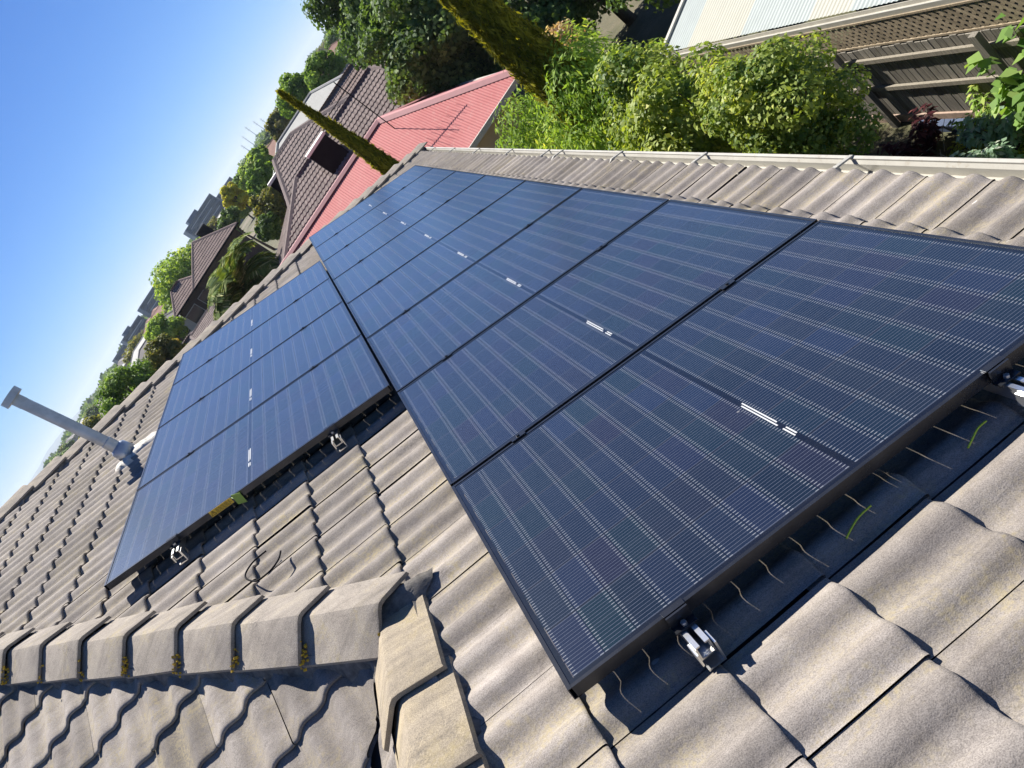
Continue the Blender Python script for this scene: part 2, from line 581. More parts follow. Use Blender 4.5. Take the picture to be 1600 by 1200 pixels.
O0 = RW(0, 0, HB); DU = RW(1, 0, 0); DV = Vector((0, 1, 0))
hipdir = (APEX - NEARJ); hipdir.z = 0; hipdir.normalize()
n_near = Vector((-hipdir.y, hipdir.x, 0))      # horizontal normal of the hip's vertical plane
if n_near.dot(Vector((0, 1, 0))) < 0: n_near = -n_near
farEave = RW(2.2, vfar(2.2), HB)
fd = (APEX - farEave); fd.z = 0; fd.normalize()
n_far = Vector((-fd.y, fd.x, 0))
if n_far.dot(Vector((0, 1, 0))) > 0: n_far = -n_far

V_, F_, T_ = slope_tiles(O0, DU, DV, UP_N, -5.05, UEAVE - .01, -3.6, 12.2, pu=.005, pv=.228, seed=3)
XR = Vector((1, 0, 0))
ridge_co = NEARJ.copy()
m1 = cut(V_, F_, T_, [(ridge_co, -XR), (NEARJ, n_near), (farEave, n_far)])
m2 = cut(V_, F_, T_, [(ridge_co, XR), (farEave, n_far)])
roof = bm_obj('roof_slope', [m1, m2], M['tile'], house)

# hip end facing back towards the viewer
O2 = APEX.copy(); D2 = Vector((0, -CT, -ST)); V2 = Vector((1, 0, 0)); N2 = Vector((0, -ST, CT))
V_, F_, T_ = slope_tiles(O2, D2, V2, N2, 0, 7.4, -4.6, 7.2, pu=.10, pv=.12, seed=5)
val_dir = Vector((-1, -1, 0)).normalized()
val_n = Vector((-1, 1, 0)).normalized()
p2 = cut(V_, F_, T_, [(NEARJ, -n_near), (NEARJ + val_n * .05, val_n), (APEX, Vector((hipdir.y, hipdir.x, 0)).normalized() * 1.0 if False else Vector((1, -1, 0)).normalized())])
hip_end = bm_obj('hip_slope', [p2], M['tile'], house)
# the lower wing's far slope
O3 = NEARJ.copy(); D3 = Vector((-CT, 0, -ST)); V3 = Vector((0, -1, 0)); N3 = Vector((-ST, 0, CT))
V_, F_, T_ = slope_tiles(O3, D3, V3, N3, 0, 4.2, -.3, 5.2, pu=.04, pv=.05, seed=7)
p3 = cut(V_, F_, T_, [(NEARJ - val_n * .05, -val_n), (ridge_co, -XR)])
wing = bm_obj('wing_slope', [p3], M['tile'], house)
# slopes beyond the top (never seen from the roof, seen from a step aside)
b = MB()
e = .02
A = APEX + Vector((0, 0, .02)); Fe = farEave + Vector((0, 0, .02))
Fw = Vector((2 * APEX.x - Fe.x, Fe.y, Fe.z)); Nw = Vector((Fw.x, 2 * APEX.y - Fe.y, Fe.z))
b.add([A, Fe, Fw], [(0, 1, 2)]); b.add([A, Fw, Nw], [(0, 1, 2)])
b.obj('back_slope', M['tile'], house)
# dark underlay
b = MB()
sk = -UP_N * .022
far_u = RW(2.17, vfar(2.17), HB) + sk
b.add([APEX + sk, far_u, RW(2.17, -3.6, HB) + sk, RW(URIDGE, -3.6, HB) + sk, NEARJ + sk], [(0, 4, 3, 2, 1)])
s2 = -N2 * .022
b.add([APEX + s2, NEARJ + s2, NEARJ + val_dir * 5 - Vector((0, 0, 5 * .707 * ST / CT)) + s2, O2 + D2 * 7.4 + V2 * -4.6 + s2], [(0, 3, 2, 1)])
s3 = -N3 * .022
b.add([NEARJ + s3, NEARJ + val_dir * 5 - Vector((0, 0, 5 * .707 * ST / CT)) + s3, O3 + D3 * 4.2 + V3 * 5.2 + s3, O3 + V3 * 5.2 + s3], [(0, 1, 2, 3)])
b.obj('underlay', M['black_gap'], house)
# walls
b = MB()
zw = RW(2.17, 0, HB).z - .12
b.box(((1.55 + Fw.x + .5) / 2, (Fe.y - .55 - 3.2) / 2, (zw + GZ) / 2), (1.55 - Fw.x - .5, Fe.y - .55 + 3.2, zw - GZ))
b.obj('wall', M['brownwall'], house)
# fascia + gutter (quad profile) along the eave
b = MB()
gx = RW(UEAVE, 0, HB).x; gz = RW(UEAVE, 0, HB).z
y0, y1 = -3.6, vfar(2.2) + .10
b.box((gx - .055, (y0 + y1) / 2, gz - .10), (.02, y1 - y0, .17))
b.obj('fascia', M['cream'], house)
b = MB()
gp = [(-.040, .025), (-.040, -.085), (.105, -.085), (.105, -.030), (.117, -.012), (.117, .004), (.101, .004), (.101, -.006), (.088, -.020), (.088, -.072), (-.030, -.072), (-.030, .025)]
b.prism(gp, (gx + .012, y0, gz - .016), (gx + .012, y1, gz - .016), (1, 0, 0), (0, 0, 1))
gut = b.obj('gutter', M['cream'], house)
for yy in (.55, 1.72, 3.0, 4.2, 5.45, 5.8, 6.95, 8.3, 9.6, 10.9):
    b = MB()
    b.prism([(-.045, .030), (.020, .040), (.116, .004), (.116, -.004), (.018, .030), (-.045, .022)], (gx + .012, yy - .012, gz - .010), (gx + .012, yy + .012, gz - .010), (1, 0, 0), (0, 0, 1))
    b.box((gx + .02, yy, gz + .012), (.05, .028, .03))
    b.obj('gutter_strap', M['cream'], gut)

# ridge and hip capping: angled caps, each lapping the next one down
def cap_mesh():
    b = MB()
    L = .425
    W, D = .145, .074
    prof = [(-W, -D), (-.075, -.036), (-.020, -.006), (0, 0), (.020, -.006), (.075, -.036), (W, -D)]
    th = .017
    rows = [(0, 0), (.012, .002), (L * .5, .016), (L - .010, .033), (L, .030)]
    n = len(prof)
    vs = []
    for x, z in rows:
        for p, q in prof: vs.append((x, p * (1 + .03 * x / L), q + z))
    for x, z in rows:
        for p, q in prof: vs.append((x, p * (1 + .03 * x / L), q + z - th))
    fs = []
    k = len(rows) * n
    for i in range(len(rows) - 1):
        for j in range(n - 1):
            a = i * n + j
            fs.append((a, a + n, a + n + 1, a + 1))
            fs.append((k + a, k + a + 1, k + a + n + 1, k + a + n))
    for i in range(len(rows) - 1):
        for j in (0, n - 1):
            a = i * n + j
            fs.append((a, a + n, k + a + n, k + a) if j else (a, k + a, k + a + n, a + n))
    for j in range(n - 1):
        fs.append((j, j + 1, k + j + 1, k + j))
        a = (len(rows) - 1) * n + j
        fs.append((a, k + a, k + a + 1, a + 1))
    b.add(vs, fs)
    me = b.obj('ridge_cap', M['cap'], None, False, True)
    me.data.polygons.foreach_set('use_smooth', [True] * len(me.data.polygons))
    me.data.set_sharp_from_angle(angle=R(30))
    return me

cap0 = cap_mesh()
cap_used = []
cap_l = cap0.data.copy()
cap_l.materials[0] = M['cap_lichen']
rcap = np.random.default_rng(4)
def cap_run(a, b, n_side, lift, expo=.397, start=0.0, jit=1.0, mesh=None):
    """caps from the top point a down to b"""
    a, b = Vector(a), Vector(b)
    d = (b - a); L = d.length; d.normalize()
    side = Vector((0, 0, 1)).cross(d).normalized()
    up = d.cross(side).normalized()
    k = 0
    s = start
    while s < L - .05:
        if cap_used:
            o = cap0.copy(); COL.objects.link(o)
            if mesh is not None: o.data = mesh
        else:
            o = cap0
        cap_used.append(o)
        j = rcap.normal(0, 1, 4) * jit
        mm = Matrix.Identity(4)
        dd = (d + side * j[0] * .008).normalized()
        s2_ = up.cross(dd).normalized()
        u2_ = dd.cross(s2_)
        p = a + d * s + up * (lift + j[1] * .002) + side * j[2] * .003
        for i in range(3):
            mm[i][0], mm[i][1], mm[i][2], mm[i][3] = dd[i], s2_[i], u2_[i], p[i] - house.location[i]
        o.parent = house
        o.matrix_local = mm
        s += expo
    return d, side, up

hd, hs, hu = cap_run(APEX, NEARJ + (APEX - NEARJ).normalized() * .10, None, .080, start=(APEX - NEARJ).length % .397 - .397 + .02)
wr_end = NEARJ + Vector((0, -4.2, 0))
wd_, ws_, wu_ = cap_run(NEARJ + Vector((0, -.03, 0)), wr_end, None, .048, expo=.36, start=0, mesh=cap_l)
fdv, fs_, fu = cap_run(APEX, farEave + (farEave - APEX).normalized() * .05, None, .085, expo=.392)

def mortar_strip(a, b, side, up, off, lift, drop, seed, amp=.02):
    """irregular bedding mortar along one edge of a run of caps"""
    rg = np.random.default_rng(seed)
    a, b = Vector(a), Vector(b)
    d = b - a; L = d.length; d.normalize()
    n = int(L / .02)
    vs = []; fs = []
    w = 0
    for i in range(n + 1):
        s = L * i / n
        w = w * .75 + rg.normal(0, 1) * .5
        o = .5 + .5 * math.sin(s * 2 * math.pi / .16 + .6)
        vs.append(a + d * s + side * off * .86 + up * lift)
        vs.append(a + d * s + side * (off * (1 + .03 * w)) + up * (lift - .030))
        vs.append(a + d * s + side * (off * 1.04 + math.copysign(.006 + amp * o + amp * .5 * abs(w), off)) + up * (lift - drop))
    for i in range(n):
        for j in range(2):
            q = (i * 3 + j, i * 3 + j + 1, i * 3 + 4 + j, i * 3 + 3 + j)
            fs.append(q)
    mb = MB(); mb.add(vs, fs)
    return mb
mo = MB()
for args in ((APEX, NEARJ, hs, hu, .135, .028, .095, 1), (APEX, NEARJ, hs, hu, -.135, .028, .095, 2),
             (NEARJ, wr_end, ws_, wu_, .132, .000, .095, 3, .030), (NEARJ, wr_end, ws_, wu_, -.132, .000, .095, 4, .030),
             (APEX, farEave, fs_, fu, .135, .030, .095, 5), (APEX, farEave, fs_, fu, -.135, .030, .095, 6)):
    x = mortar_strip(*args)
    mo.add(x.v, x.f)
mo.obj('mortar_bed', M['mortar'], house, True)
# mortar lump where hip and ridge meet
b = MB()
rg = np.random.default_rng(8)
vs = []; fs = []
NU, NV = 12, 30
C0 = NEARJ + Vector((-.02, .0, .052))
for i in range(NU + 1):
    for j in range(NV):
        a = 2 * math.pi * j / NV
        r = i / NU
        w = 1 + .16 * math.sin(3 * a + 1) + .09 * math.sin(5 * a) + .05 * math.sin(11 * a)
        vs.append(C0 + Vector((math.cos(a) * r * .19 * w, math.sin(a) * r * .13 * w, .012 * (1 - r ** 2) - .085 * r * r + .0028 * rg.normal() * (r > .05))))
for i in range(NU):
    for j in range(NV):
        fs.append((i * NV + j, i * NV + (j + 1) % NV, (i + 1) * NV + (j + 1) % NV, (i + 1) * NV + j))
b.add(vs, fs)
b.obj('mortar_patch', M['mortar'], house, True)
# valley tray
b = MB()
vd3 = (val_dir - Vector((0, 0, .7071 * ST / CT))).normalized()
ss = vd3.cross(Vector((0, 0, 1))).normalized()
for sgn in (1, -1):
    pass
b.add([NEARJ + ss * .14 + Vector((0, 0, -.004)), NEARJ + vd3 * 5 + ss * .14 + Vector((0, 0, -.004)), NEARJ + vd3 * 5 + Vector((0, 0, -.03)), NEARJ + Vector((0, 0, -.03)),
       NEARJ - ss * .14 + Vector((0, 0, -.004)), NEARJ + vd3 * 5 - ss * .14 + Vector((0, 0, -.004))], [(0, 1, 2, 3), (3, 2, 5, 4)])
b.obj('valley_tray', M['galv'], house)
# lichen clusters at the joints on the shaded side of the hip caps
b = MB()
rg = np.random.default_rng(21)
dn = -1 if hs.y > 0 else 1
start_h = (APEX - NEARJ).length % .397 - .397 + .02
kk = int(((APEX - NEARJ).length - .10) / .397)
for k in range(9):
    s = start_h + (kk - k) * .397 + .425
    for q in range(20 if k in (1, 2, 3, 4, 7) else 7):
        t_ = rg.uniform(.55, 1.10)
        off = .145 * t_
        p = APEX + hd * (s + rg.uniform(-.004, .020)) + hs * (dn * off) + hu * (.080 + .018 - .074 * t_ + rg.uniform(-.014, .016))
        r = rg.uniform(.004, .009)
        vs = [p + Vector(c) * r * rg.uniform(.7, 1.2) for c in ((1, 0, 0), (-1, 0, 0), (0, 1, 0), (0, -1, 0), (0, 0, 1), (0, 0, -1))]
        b.add(vs, [(0, 2, 4), (2, 1, 4), (1, 3, 4), (3, 0, 4), (2, 0, 5), (1, 2, 5), (3, 1, 5), (0, 3, 5)])
o = b.obj('lichen', M['lichen'], house)
o['kind'] = 'stuff'

# flue
def flue():
    bp = RW(-2.165, 5.40, HB + .02)
    top = bp + Vector((-.01, 0, .90))
    b = MB()
    b.tube([bp - Vector((0, 0, .1)), bp + Vector((0, 0, .20)), bp + Vector((0, 0, .205)), top], [.052, .052, .047, .047], 28)
    f = b.obj('flue_pipe', M['galv'], house, True, label='round galvanised steel flue pipe with a flat cap rising through the tiles')
    f.data.set_sharp_from_angle(angle=R(35))
    b = MB()
    b.tube([top + Vector((0, 0, .025)), top + Vector((0, 0, .080))], .090, 28)
    b.tube([top - Vector((0, 0, .05)), top + Vector((0, 0, .03))], .049, 28)
    c = b.obj('flue_cap', M['galv'], f, True)
    c.data.set_sharp_from_angle(angle=R(35))
    b = MB()
    b.tube([bp - Vector((0, 0, .06)), bp + Vector((0, 0, .10)), bp + Vector((0, 0, .12))], [.095, .075, .054], 28)
    b.obj('flue_collar', M['galv'], f, True)
    # white bedding smeared round it
    rg = np.random.default_rng(2)
    b = MB()
    for (cu, cv, ru, rv, tz) in ((-1.97, 5.30, .18, .125, .058), (-2.17, 5.16, .085, .14, .048)):
        vs = []; fs = []
        n1, n2 = 6, 22
        for i in range(n1 + 1):
            for j in range(n2):
                a = 2 * math.pi * j / n2
                w = 1 + .18 * math.sin(4 * a + cu) + .08 * rg.normal()
                r = i / n1
                vs.append(RW(cu + ru * r * w * math.cos(a), cv + rv * r * w * math.sin(a), HB + tz + .004 * (1 - r * r) - .040 * r ** 6 + .0035 * rg.normal()))
        for i in range(n1):
            for j in range(n2):
                fs.append((i * n2 + j, i * n2 + (j + 1) % n2, (i + 1) * n2 + (j + 1) % n2, (i + 1) * n2 + j))
        b.add(vs, fs)
    b.obj('flue_mortar', M['putty'], f, True)
flue()

# ------------------------------------------------------------------ solar panels
PL, PW, PG = 1.722, 1.194, .020
FT = .035
def make_panel():
    root = thing('solar_panel', (0, 0, 0), 'x', 'solar panel')
    b = MB()
    lip, wall = .011, .0022
    # frame: four rails with a lip, mitred as boxes butted end to end
    prof = [(0, 0), (lip, 0), (lip, -.002), (wall, -.002), (wall, -FT + .002), (.022, -FT + .002), (.022, -FT), (0, -FT)]
    def rail(a, c, X):
        b.prism(prof, a, c, X, (0, 0, 1))
    rail((0, 0, 0), (0, PW, 0), (1, 0, 0))
    rail((PL, 0, 0), (PL, PW, 0), (-1, 0, 0))
    rail((lip, 0, -.0006), (PL - lip, 0, -.0006), (0, 1, 0))
    rail((lip, PW, -.0006), (PL - lip, PW, -.0006), (0, -1, 0))
    b.obj('frame', M['blackmetal'], root, local=True)
    b = MB()
    z = -.0024
    e = .004
    b.add([(e, e, z), (PL - e, e, z), (PL - e, PW - e, z), (e, PW - e, z)], [(0, 1, 2, 3)])
    b.obj('glass', M['pv'], root, local=True)
    b = MB()
    for dx, y0_, y1_ in ((-.0068, .325, .505), (.0018, .34, .515), (-.0068, .245, .30), (.0018, .25, .298)):
        b.box((.861 + dx + .0025, (y0_ + y1_) / 2, z + .0007), (.0042, y1_ - y0_, .0008))
    b.obj('label_strip', M['white_strip'], root, local=True)
    return root

pan = make_panel()
first = True
ORD = ['nearest', 'second', 'third', 'fourth', 'fifth', 'sixth', 'seventh', 'farthest']
T = PW + PG
for i in range(8):
    o = pan if i == 0 else copy_tree(pan)
    o.location = RW(0, i * T, 0)
    o.rotation_euler = (0, TH, 0)
    if i == 0: l = 'nearest solar panel of the eight-panel row, front edge over shaded tiles'
    elif i == 7: l = 'farthest pale sky-blue panel of the eight-panel row, next to the far corner of the gutter'
    else: l = '%s solar panel from the front edge in the long eight-panel row beside the gutter' % ORD[i]
    tag(o, l, 'solar panel', 'solar panels of the eight-panel row')
BL = ['nearest dark panel of the four-panel row, with a yellow sticker on its edge', 'bright blue second panel from the front in the four-panel row', 'bright blue third panel from the front in the four-panel row', 'farthest bright blue panel of the four-panel row, close to the far hip caps']
VB = 2.540
for i in range(4):
    o = copy_tree(pan)
    o.location = RW(-.0145 - PL, VB + i * T, .016)
    o.rotation_euler = (0, TH, 0)
    tag(o, BL[i], 'solar panel', 'solar panels of the four-panel row')

# rails under the panels with their clamps
def make_rail(u, v0, v1, h, seams, label, group, uclamp=None):
    o = thing('mounting_rail', RW(u, v0, h), label, 'mounting rail', group)
    o.rotation_euler = (0, TH, 0)
    L = v1 - v0
    b = MB()
    zt = -FT
    w = .020
    hh = .040
    # hollow channel with a top slot
    pr = [(-w, -hh), (w, -hh), (w, 0), (.007, 0), (.007, -.004), (w - .004, -.004), (w - .004, -hh + .004), (-w + .004, -hh + .004), (-w + .004, -.004), (-.007, -.004), (-.007, 0), (-w, 0)]
    b.prism(pr, (0, 0, zt), (0, L, zt), (1, 0, 0), (0, 0, 1))
    b.obj('rail', M['alu'], o, local=True)
    for s in seams:
        b = MB()
        b.box((0, s - v0, .003), (.060, .030, .004))
        b.box((0, s - v0, -.014), (.044, .012, .034))
        b.tube([(0, s - v0, .004), (0, s - v0, .010)], .0065, 6)
        b.obj('mid_clamp', M['blackmetal'], o, local=True)
    b = MB()
    ve = .099
    # black end clamp gripping the frame edge, with bolt
    b.box((0, ve + .004, .0025), (.060, .020, .004))
    b.box((0, ve - .012, -.014), (.060, .006, .034))
    b.box((0, ve - .024, -.031), (.060, .026, .005))
    c = b.obj('end_clamp', M['blackmetal'], o, local=True)
    b = MB()
    b.tube([(0, ve - .026, -.030), (0, ve - .026, -.020)], .0075, 6)
    b.obj('bolt', M['alu'], c, local=True)
    # foot bracket under the front of the rail
    b = MB()
    b.box((.026, .012, zt - hh + .004), (.005, .045, .055))
    b.box((.004, .012, zt - hh - .026), (.048, .045, .005))
    b.box((-.024, .012, zt - hh + .012), (.005, .045, .035))
    b.obj('roof_bracket', M['alu'], o, local=True)
    return o
seamsA = [i * T - PG / 2 for i in range(1, 8)]
make_rail(.305, -.100, 8 * T, 0, seamsA, 'aluminium rail with bright end bracket under the near left corner of the nearest panel', None)
make_rail(1.280, -.100, 8 * T, 0, seamsA, 'aluminium rail with its end bracket at the right picture edge under the nearest panel', None)
seamsB = [VB + i * T - PG / 2 for i in range(1, 4)]
make_rail(-1.737 + .40, VB - .100, VB + 4 * T, .016, seamsB, 'rail end left of the yellow sticker under the short panel row', None)
make_rail(-1.737 + 1.35, VB - .100, VB + 4 * T, .016, seamsB, 'rail end right of the yellow sticker under the short panel row', None)

# sticker and tag on the front edge of the short row
def on_front(u0, u1, h0, h1, v, b, t=.0008):
    a = [RW(u0, v, h0), RW(u1, v, h0), RW(u1, v, h1), RW(u0, v, h1)]
    q = [p + Vector((0, -t, 0)) for p in a]
    b.add(a + q, [(4, 5, 6, 7), (0, 1, 5, 4), (1, 2, 6, 5), (2, 3, 7, 6), (3, 0, 4, 7)])
HBp = .016
st = thing('warning_sticker', RW(-1.055, VB, HBp - .03), 'small yellow warning sticker with triangle on the front frame of the short panel row', 'sticker')
b = MB(); on_front(-1.120, -.990, HBp - .034, HBp - .001, VB - .0005, b)
b.obj('sticker_face', M['yellow'], st)
b = MB()
cu, ch = -1.103, HBp - .0175
tri = [(-.014, -.011), (.014, -.011), (0, .012)]
for k in range(3):
    p, q = tri[k], tri[(k + 1) % 3]
    b.bar(RW(cu + p[0], VB - .0018, ch + p[1]), RW(cu + q[0], VB - .0018, ch + q[1]), .0024, .0024, (0, 1, 0))
b.bar(RW(cu, VB - .0018, ch - .004), RW(cu, VB - .0018, ch + .005), .002, .002, (0, 1, 0))
rg = np.random.default_rng(3)
for r_, y_ in enumerate((.0085, .002, -.0045, -.011)):
    x_ = -1.084
    while x_ < -1.006:
        w_ = rg.uniform(.008, .022)
        on_front(x_, min(x_ + w_, -.996), ch + y_ - .0014, ch + y_ + .0014, VB - .0014, b, .0006)
        x_ += w_ + .004
b.obj('sticker_print', M['label_ink'], st)
tg = MB()
a0 = RW(-.975, VB - .012, HBp - .012)
tg.box(a0 + Vector((.012, -.004, -.022)), (.045, .004, .062), (RW(.9, 0, -.35).normalized(), Vector((0, 1, 0)), Vector((.38, 0, .92)).normalized()))
tg.bar(a0 + Vector((-.01, .012, .012)), a0 + Vector((0, -.004, .0)), .004, .004)
tag(tg.obj('cable_tag', M['green_tag']), 'small green tag hanging beside the yellow warning sticker', 'tag')

# loop of black cable lying on the tiles
def curve_tube(name, pts, r, mat, label, cat, n=7):
    P = [Vector(p) for p in pts]
    out = []
    for i in range(len(P) - 1):
        p0, p1, p2_, p3_ = P[max(i - 1, 0)], P[i], P[i + 1], P[min(i + 2, len(P) - 1)]
        for k in range(6):
            t = k / 6
            out.append(.5 * ((2 * p1) + (p2_ - p0) * t + (2 * p0 - 5 * p1 + 4 * p2_ - p3_) * t * t + (3 * p1 - p0 - 3 * p2_ + p3_) * t ** 3))
    out.append(P[-1])
    b = MB(); b.tube(out, r, n)
    return tag(b.obj(name, mat, None, True), label, cat)
curve_tube('cable_loop', [RW(-.84, 1.875, -.062), RW(-.905, 1.86, -.062), RW(-.945, 1.815, -.064), RW(-.945, 1.765, -.066), RW(-.915, 1.71, -.068), RW(-.885, 1.682, -.068), RW(-.825, 1.68, -.064), RW(-.78, 1.715, -.060), RW(-.765, 1.77, -.058)], .004, M['cable'], 'loop of thin black cable lying on the tiles in front of the short panel row', 'cable')
curve_tube('cable_tie', [RW(.732, -.050, -.098), RW(.765, -.036, -.094), RW(.795, -.030, -.088), RW(.83, -.034, -.080)], .0026, M['yellow_tie'], 'yellow-green cable tie in the panel shadow, the one nearer the left rail', 'cable tie')
curve_tube('cable_tie', [RW(1.098, -.058, -.098), RW(1.13, -.045, -.094), RW(1.155, -.038, -.088), RW(1.178, -.044, -.080)], .0026, M['yellow_tie'], 'yellow-green cable tie in the panel shadow, nearest the bracket at the right picture edge', 'cable tie')
# ------------------------------------------------------------------ ground and far setting
def ground_mat():
    t = NT('suburban_ground')
    p = t.geo()
    n1 = t.noise(p, .05, 5, .6)
    n2 = t.noise(p, 1.4, 6, .7)
    n3 = t.noise(p, 40, 3, .7)
    g = t.ramp(n2, (.3, (.05, .055, .022)), (.5, (.085, .085, .035)), (.7, (.15, .12, .075)))
    g = t.mix(t.ramp(n1, (.45, 0.0), (.6, 1.0)), g, (.17, .14, .10))
    g = t.mix(1.0, g, t.ramp(n3, (.35, .6), (.65, 1.3)), 'MULTIPLY')
    t.base(g, .95)
    t.bump(n3, .6, .02)
    return t.m
M['ground'] = ground_mat()
b = MB()
S = 9000
b.add([(-S, -60, GZ), (S, -60, GZ), (S, S, GZ), (-S, S, GZ)], [(0, 1, 2, 3)])
tag(b.obj('ground', M['ground']), 'flat suburban ground of grass, soil and mulch', None, None, 'structure')

M['road'] = plain('asphalt', (.05, .05, .052), .9, 0, .2, 3)
b = MB()
p0 = polar(-14, 62); p1 = polar(20, 66)
b.bar((-90, 52, GZ + .004), (90, 56, GZ + .004), 7, .004)
tag(b.obj('road', M['road']), 'asphalt street behind the first row of houses', None, None, 'structure')

# distant ridge of hills
def hills(name, az0, az1, r, h, seed, label):
    rg = np.random.default_rng(seed)
    n = 90
    vs = []; fs = []
    ph = rg.uniform(0, 6, 5)
    for i in range(n + 1):
        t = i / n
        az = az0 + (az1 - az0) * t
        hh = h * (math.sin(math.pi * t) ** .7) * (.62 + .22 * math.sin(5 * t * 2 + ph[0]) + .13 * math.sin(17 * t + ph[1]) + .05 * math.sin(43 * t + ph[2]) + .02 * rg.normal())
        for k, (dr, f) in enumerate(((-.35, 0), (-.16, .55), (0, 1), (.2, .5), (.4, 0))):
            vs.append(polar(az, r * (1 + dr * .5), GZ + max(0, hh) * f))
    for i in range(n):
        for k in range(4):
            fs.append((i * 5 + k, i * 5 + k + 1, i * 5 + 6 + k, i * 5 + 5 + k))
    mb = MB(); mb.add(vs, fs)
    return tag(mb.obj(name, M['hill'], None, True), label, None, None, 'structure')
M['hill'] = plain('forested_hills', (.05, .07, .05), .95, 0, .25, .002)
hills('hills', -34, -17.5, 7200, 62, 2, 'low range of hills on the horizon beyond the flue')

# ------------------------------------------------------------------ foliage
def leaf_arrays(C, Nn, l, w, rg, tint, along=None, fold=.18):
    n = len(C)
    rnd = rg.normal(size=(n, 3))
    if along is not None:
        rnd = along + rnd * .35
    t = rnd - (rnd * Nn).sum(1)[:, None] * Nn
    t /= np.linalg.norm(t, axis=1)[:, None] + 1e-9
    bb = np.cross(Nn, t)
    s = rg.uniform(.65, 1.25, n)[:, None]
    V = np.stack([C - t * l / 2 * s, C + bb * w / 2 * s + Nn * w * fold, C + t * l / 2 * s, C - bb * w / 2 * s + Nn * w * fold], 1).reshape(-1, 3)
    F = np.arange(4 * n).reshape(n, 4)
    return V, F, tint

def crown_arrays(rg, center, radii, ncl, n, l, w, cr=.34, shell=.55, droop=0.0, flat=0.0):
    center = np.array(center, float); radii = np.array(radii, float)
    d = rg.normal(size=(ncl, 3)); d /= np.linalg.norm(d, axis=1)[:, None]
    rr = rg.uniform(.35, .92, ncl) ** .6
    cc = d * rr[:, None] * radii * .82
    sz = rg.uniform(.6, 1.25, ncl) * cr
    wgt = sz ** 2; wgt /= wgt.sum()
    idx = rg.choice(ncl, n, p=wgt)
    e = rg.normal(size=(n, 3)); e /= np.linalg.norm(e, axis=1)[:, None]
    e[:, 2] += flat
    k = rg.uniform(shell, 1.0, n) ** .7
    P = cc[idx] + e * (k * sz[idx])[:, None] * radii.mean() * np.array([1, 1, .8])
    out = P / radii
    Nn = e * .55 + rg.normal(size=(n, 3)) * .45 + out / (np.linalg.norm(out, axis=1)[:, None] + 1e-9) * .25 + np.array([0, 0, .35])
    Nn /= np.linalg.norm(Nn, axis=1)[:, None]
    ct = rg.uniform(.1, .7, ncl)
    tint = np.clip(ct[idx] + rg.normal(0, .17, n), 0, 1)
    al = None
    if droop:
        al = np.tile(np.array([[0, 0, -droop]]), (n, 1)) + e * .6
    V, F, T = leaf_arrays(P + center, Nn, l, w, rg, tint, al)
    return V, F, T, cc + center

def trunk_mb(base, top, r, ends, rg):
    b = MB()
    base, top = Vector(base), Vector(top)
    pts = [base + (top - base) * t + Vector((rg.normal() * r * .6, rg.normal() * r * .6, 0)) * (0 if t in (0,) else 1) for t in (0, .3, .6, 1)]
    b.tube(pts, [r * 1.2, r, r * .8, r * .55], 8)
    for c in ends:
        c = Vector(c)
        s = pts[2].lerp(pts[3], rg.uniform(0, .9))
        mid = s.lerp(c, .5) + Vector((0, 0, rg.uniform(0, .1) * (c - s).length))
        b.tube([s, mid, c], [r * .42, r * .26, r * .1], 6)
    return b

def tree(name, x, y, ztop, radii, mat, n, l, w, label, cat='tree', group=None, ncl=40, cr=.34, seed=1, trunk=.12, base=None, droop=0.0, flat=0.0, zc=None):
    base = GZ if base is None else base
    rg = np.random.default_rng(seed)
    zc = ztop - radii[2] if zc is None else zc
    root = thing(name, (x, y, base), label, cat, group)
    V, F, T, cc = crown_arrays(rg, (x, y, zc), radii, ncl, n, l, w, cr, .5, droop, flat)
    keep = V.reshape(-1, 4, 3)[:, :, 2].min(1) > base + .02
    V = V.reshape(-1, 4, 3)[keep].reshape(-1, 3); T = T[keep]; F = np.arange(len(V)).reshape(-1, 4)
    mesh_obj('crown' if cat == 'tree' else 'foliage', V, F, mat, root, T)
    ends = [cc[i] for i in rg.choice(len(cc), min(9, len(cc)), replace=False)]
    trunk_mb((x, y, base - .05), (x, y, zc + radii[2] * .1), trunk, ends, rg).obj('trunk' if cat == 'tree' else 'stem', M['bark'], root, True)
    return root

# near greenery between our eave and the neighbours
tree('leafy_tree', 4.4, 11.7, -1.60, (1.25, 1.85, 1.5), M['lf_peach'], 15000, .125, .036, 'bright green narrow-leaved young tree beyond the gutter at the foot of the thick cypress', 'tree', None, 55, .32, 3, .07, droop=.9)
tree('leafy_tree', 4.05, 14.6, -2.15, (1.0, 1.3, 1.1), M['lf_peach'], 5000, .12, .034, 'smaller bright green tree near the beige wall under the red roof', 'tree', None, 26, .36, 5, .05, droop=.9)
tree('citrus_tree', 3.95, 7.6, -1.72, (.76, 1.05, 1.05), M['lf_citrus'], 12000, .085, .046, 'glossy green fruit tree left of the rounded yellow-tipped one, below the pale carport roof corner', 'tree', None, 42, .33, 7, .07, flat=.25)
tree('citrus_tree', 4.02, 6.15, -1.88, (.68, .98, .98), M['lf_citrus'], 21000, .062, .036, 'dense rounded fruit tree with yellow-green tips in front of the timber fence end', 'tree', None, 60, .30, 9, .07, flat=.3)
tree('citrus_tree', 4.2, 9.35, -1.78, (.8, 1.0, 1.1), M['lf_citrus'], 9000, .08, .045, 'green fruit tree between the narrow-leaved tree and its yellow-tipped neighbour', 'tree', None, 40, .32, 17, .06, flat=.25)
tree('pinkish_bush', 3.3, 16.6, -3.1, (.75, .6, .85), M['lf_pink'], 2600, .09, .04, 'bush with pinkish-brown new leaves against the beige wall', 'bush', None, 22, .34, 11, .04)
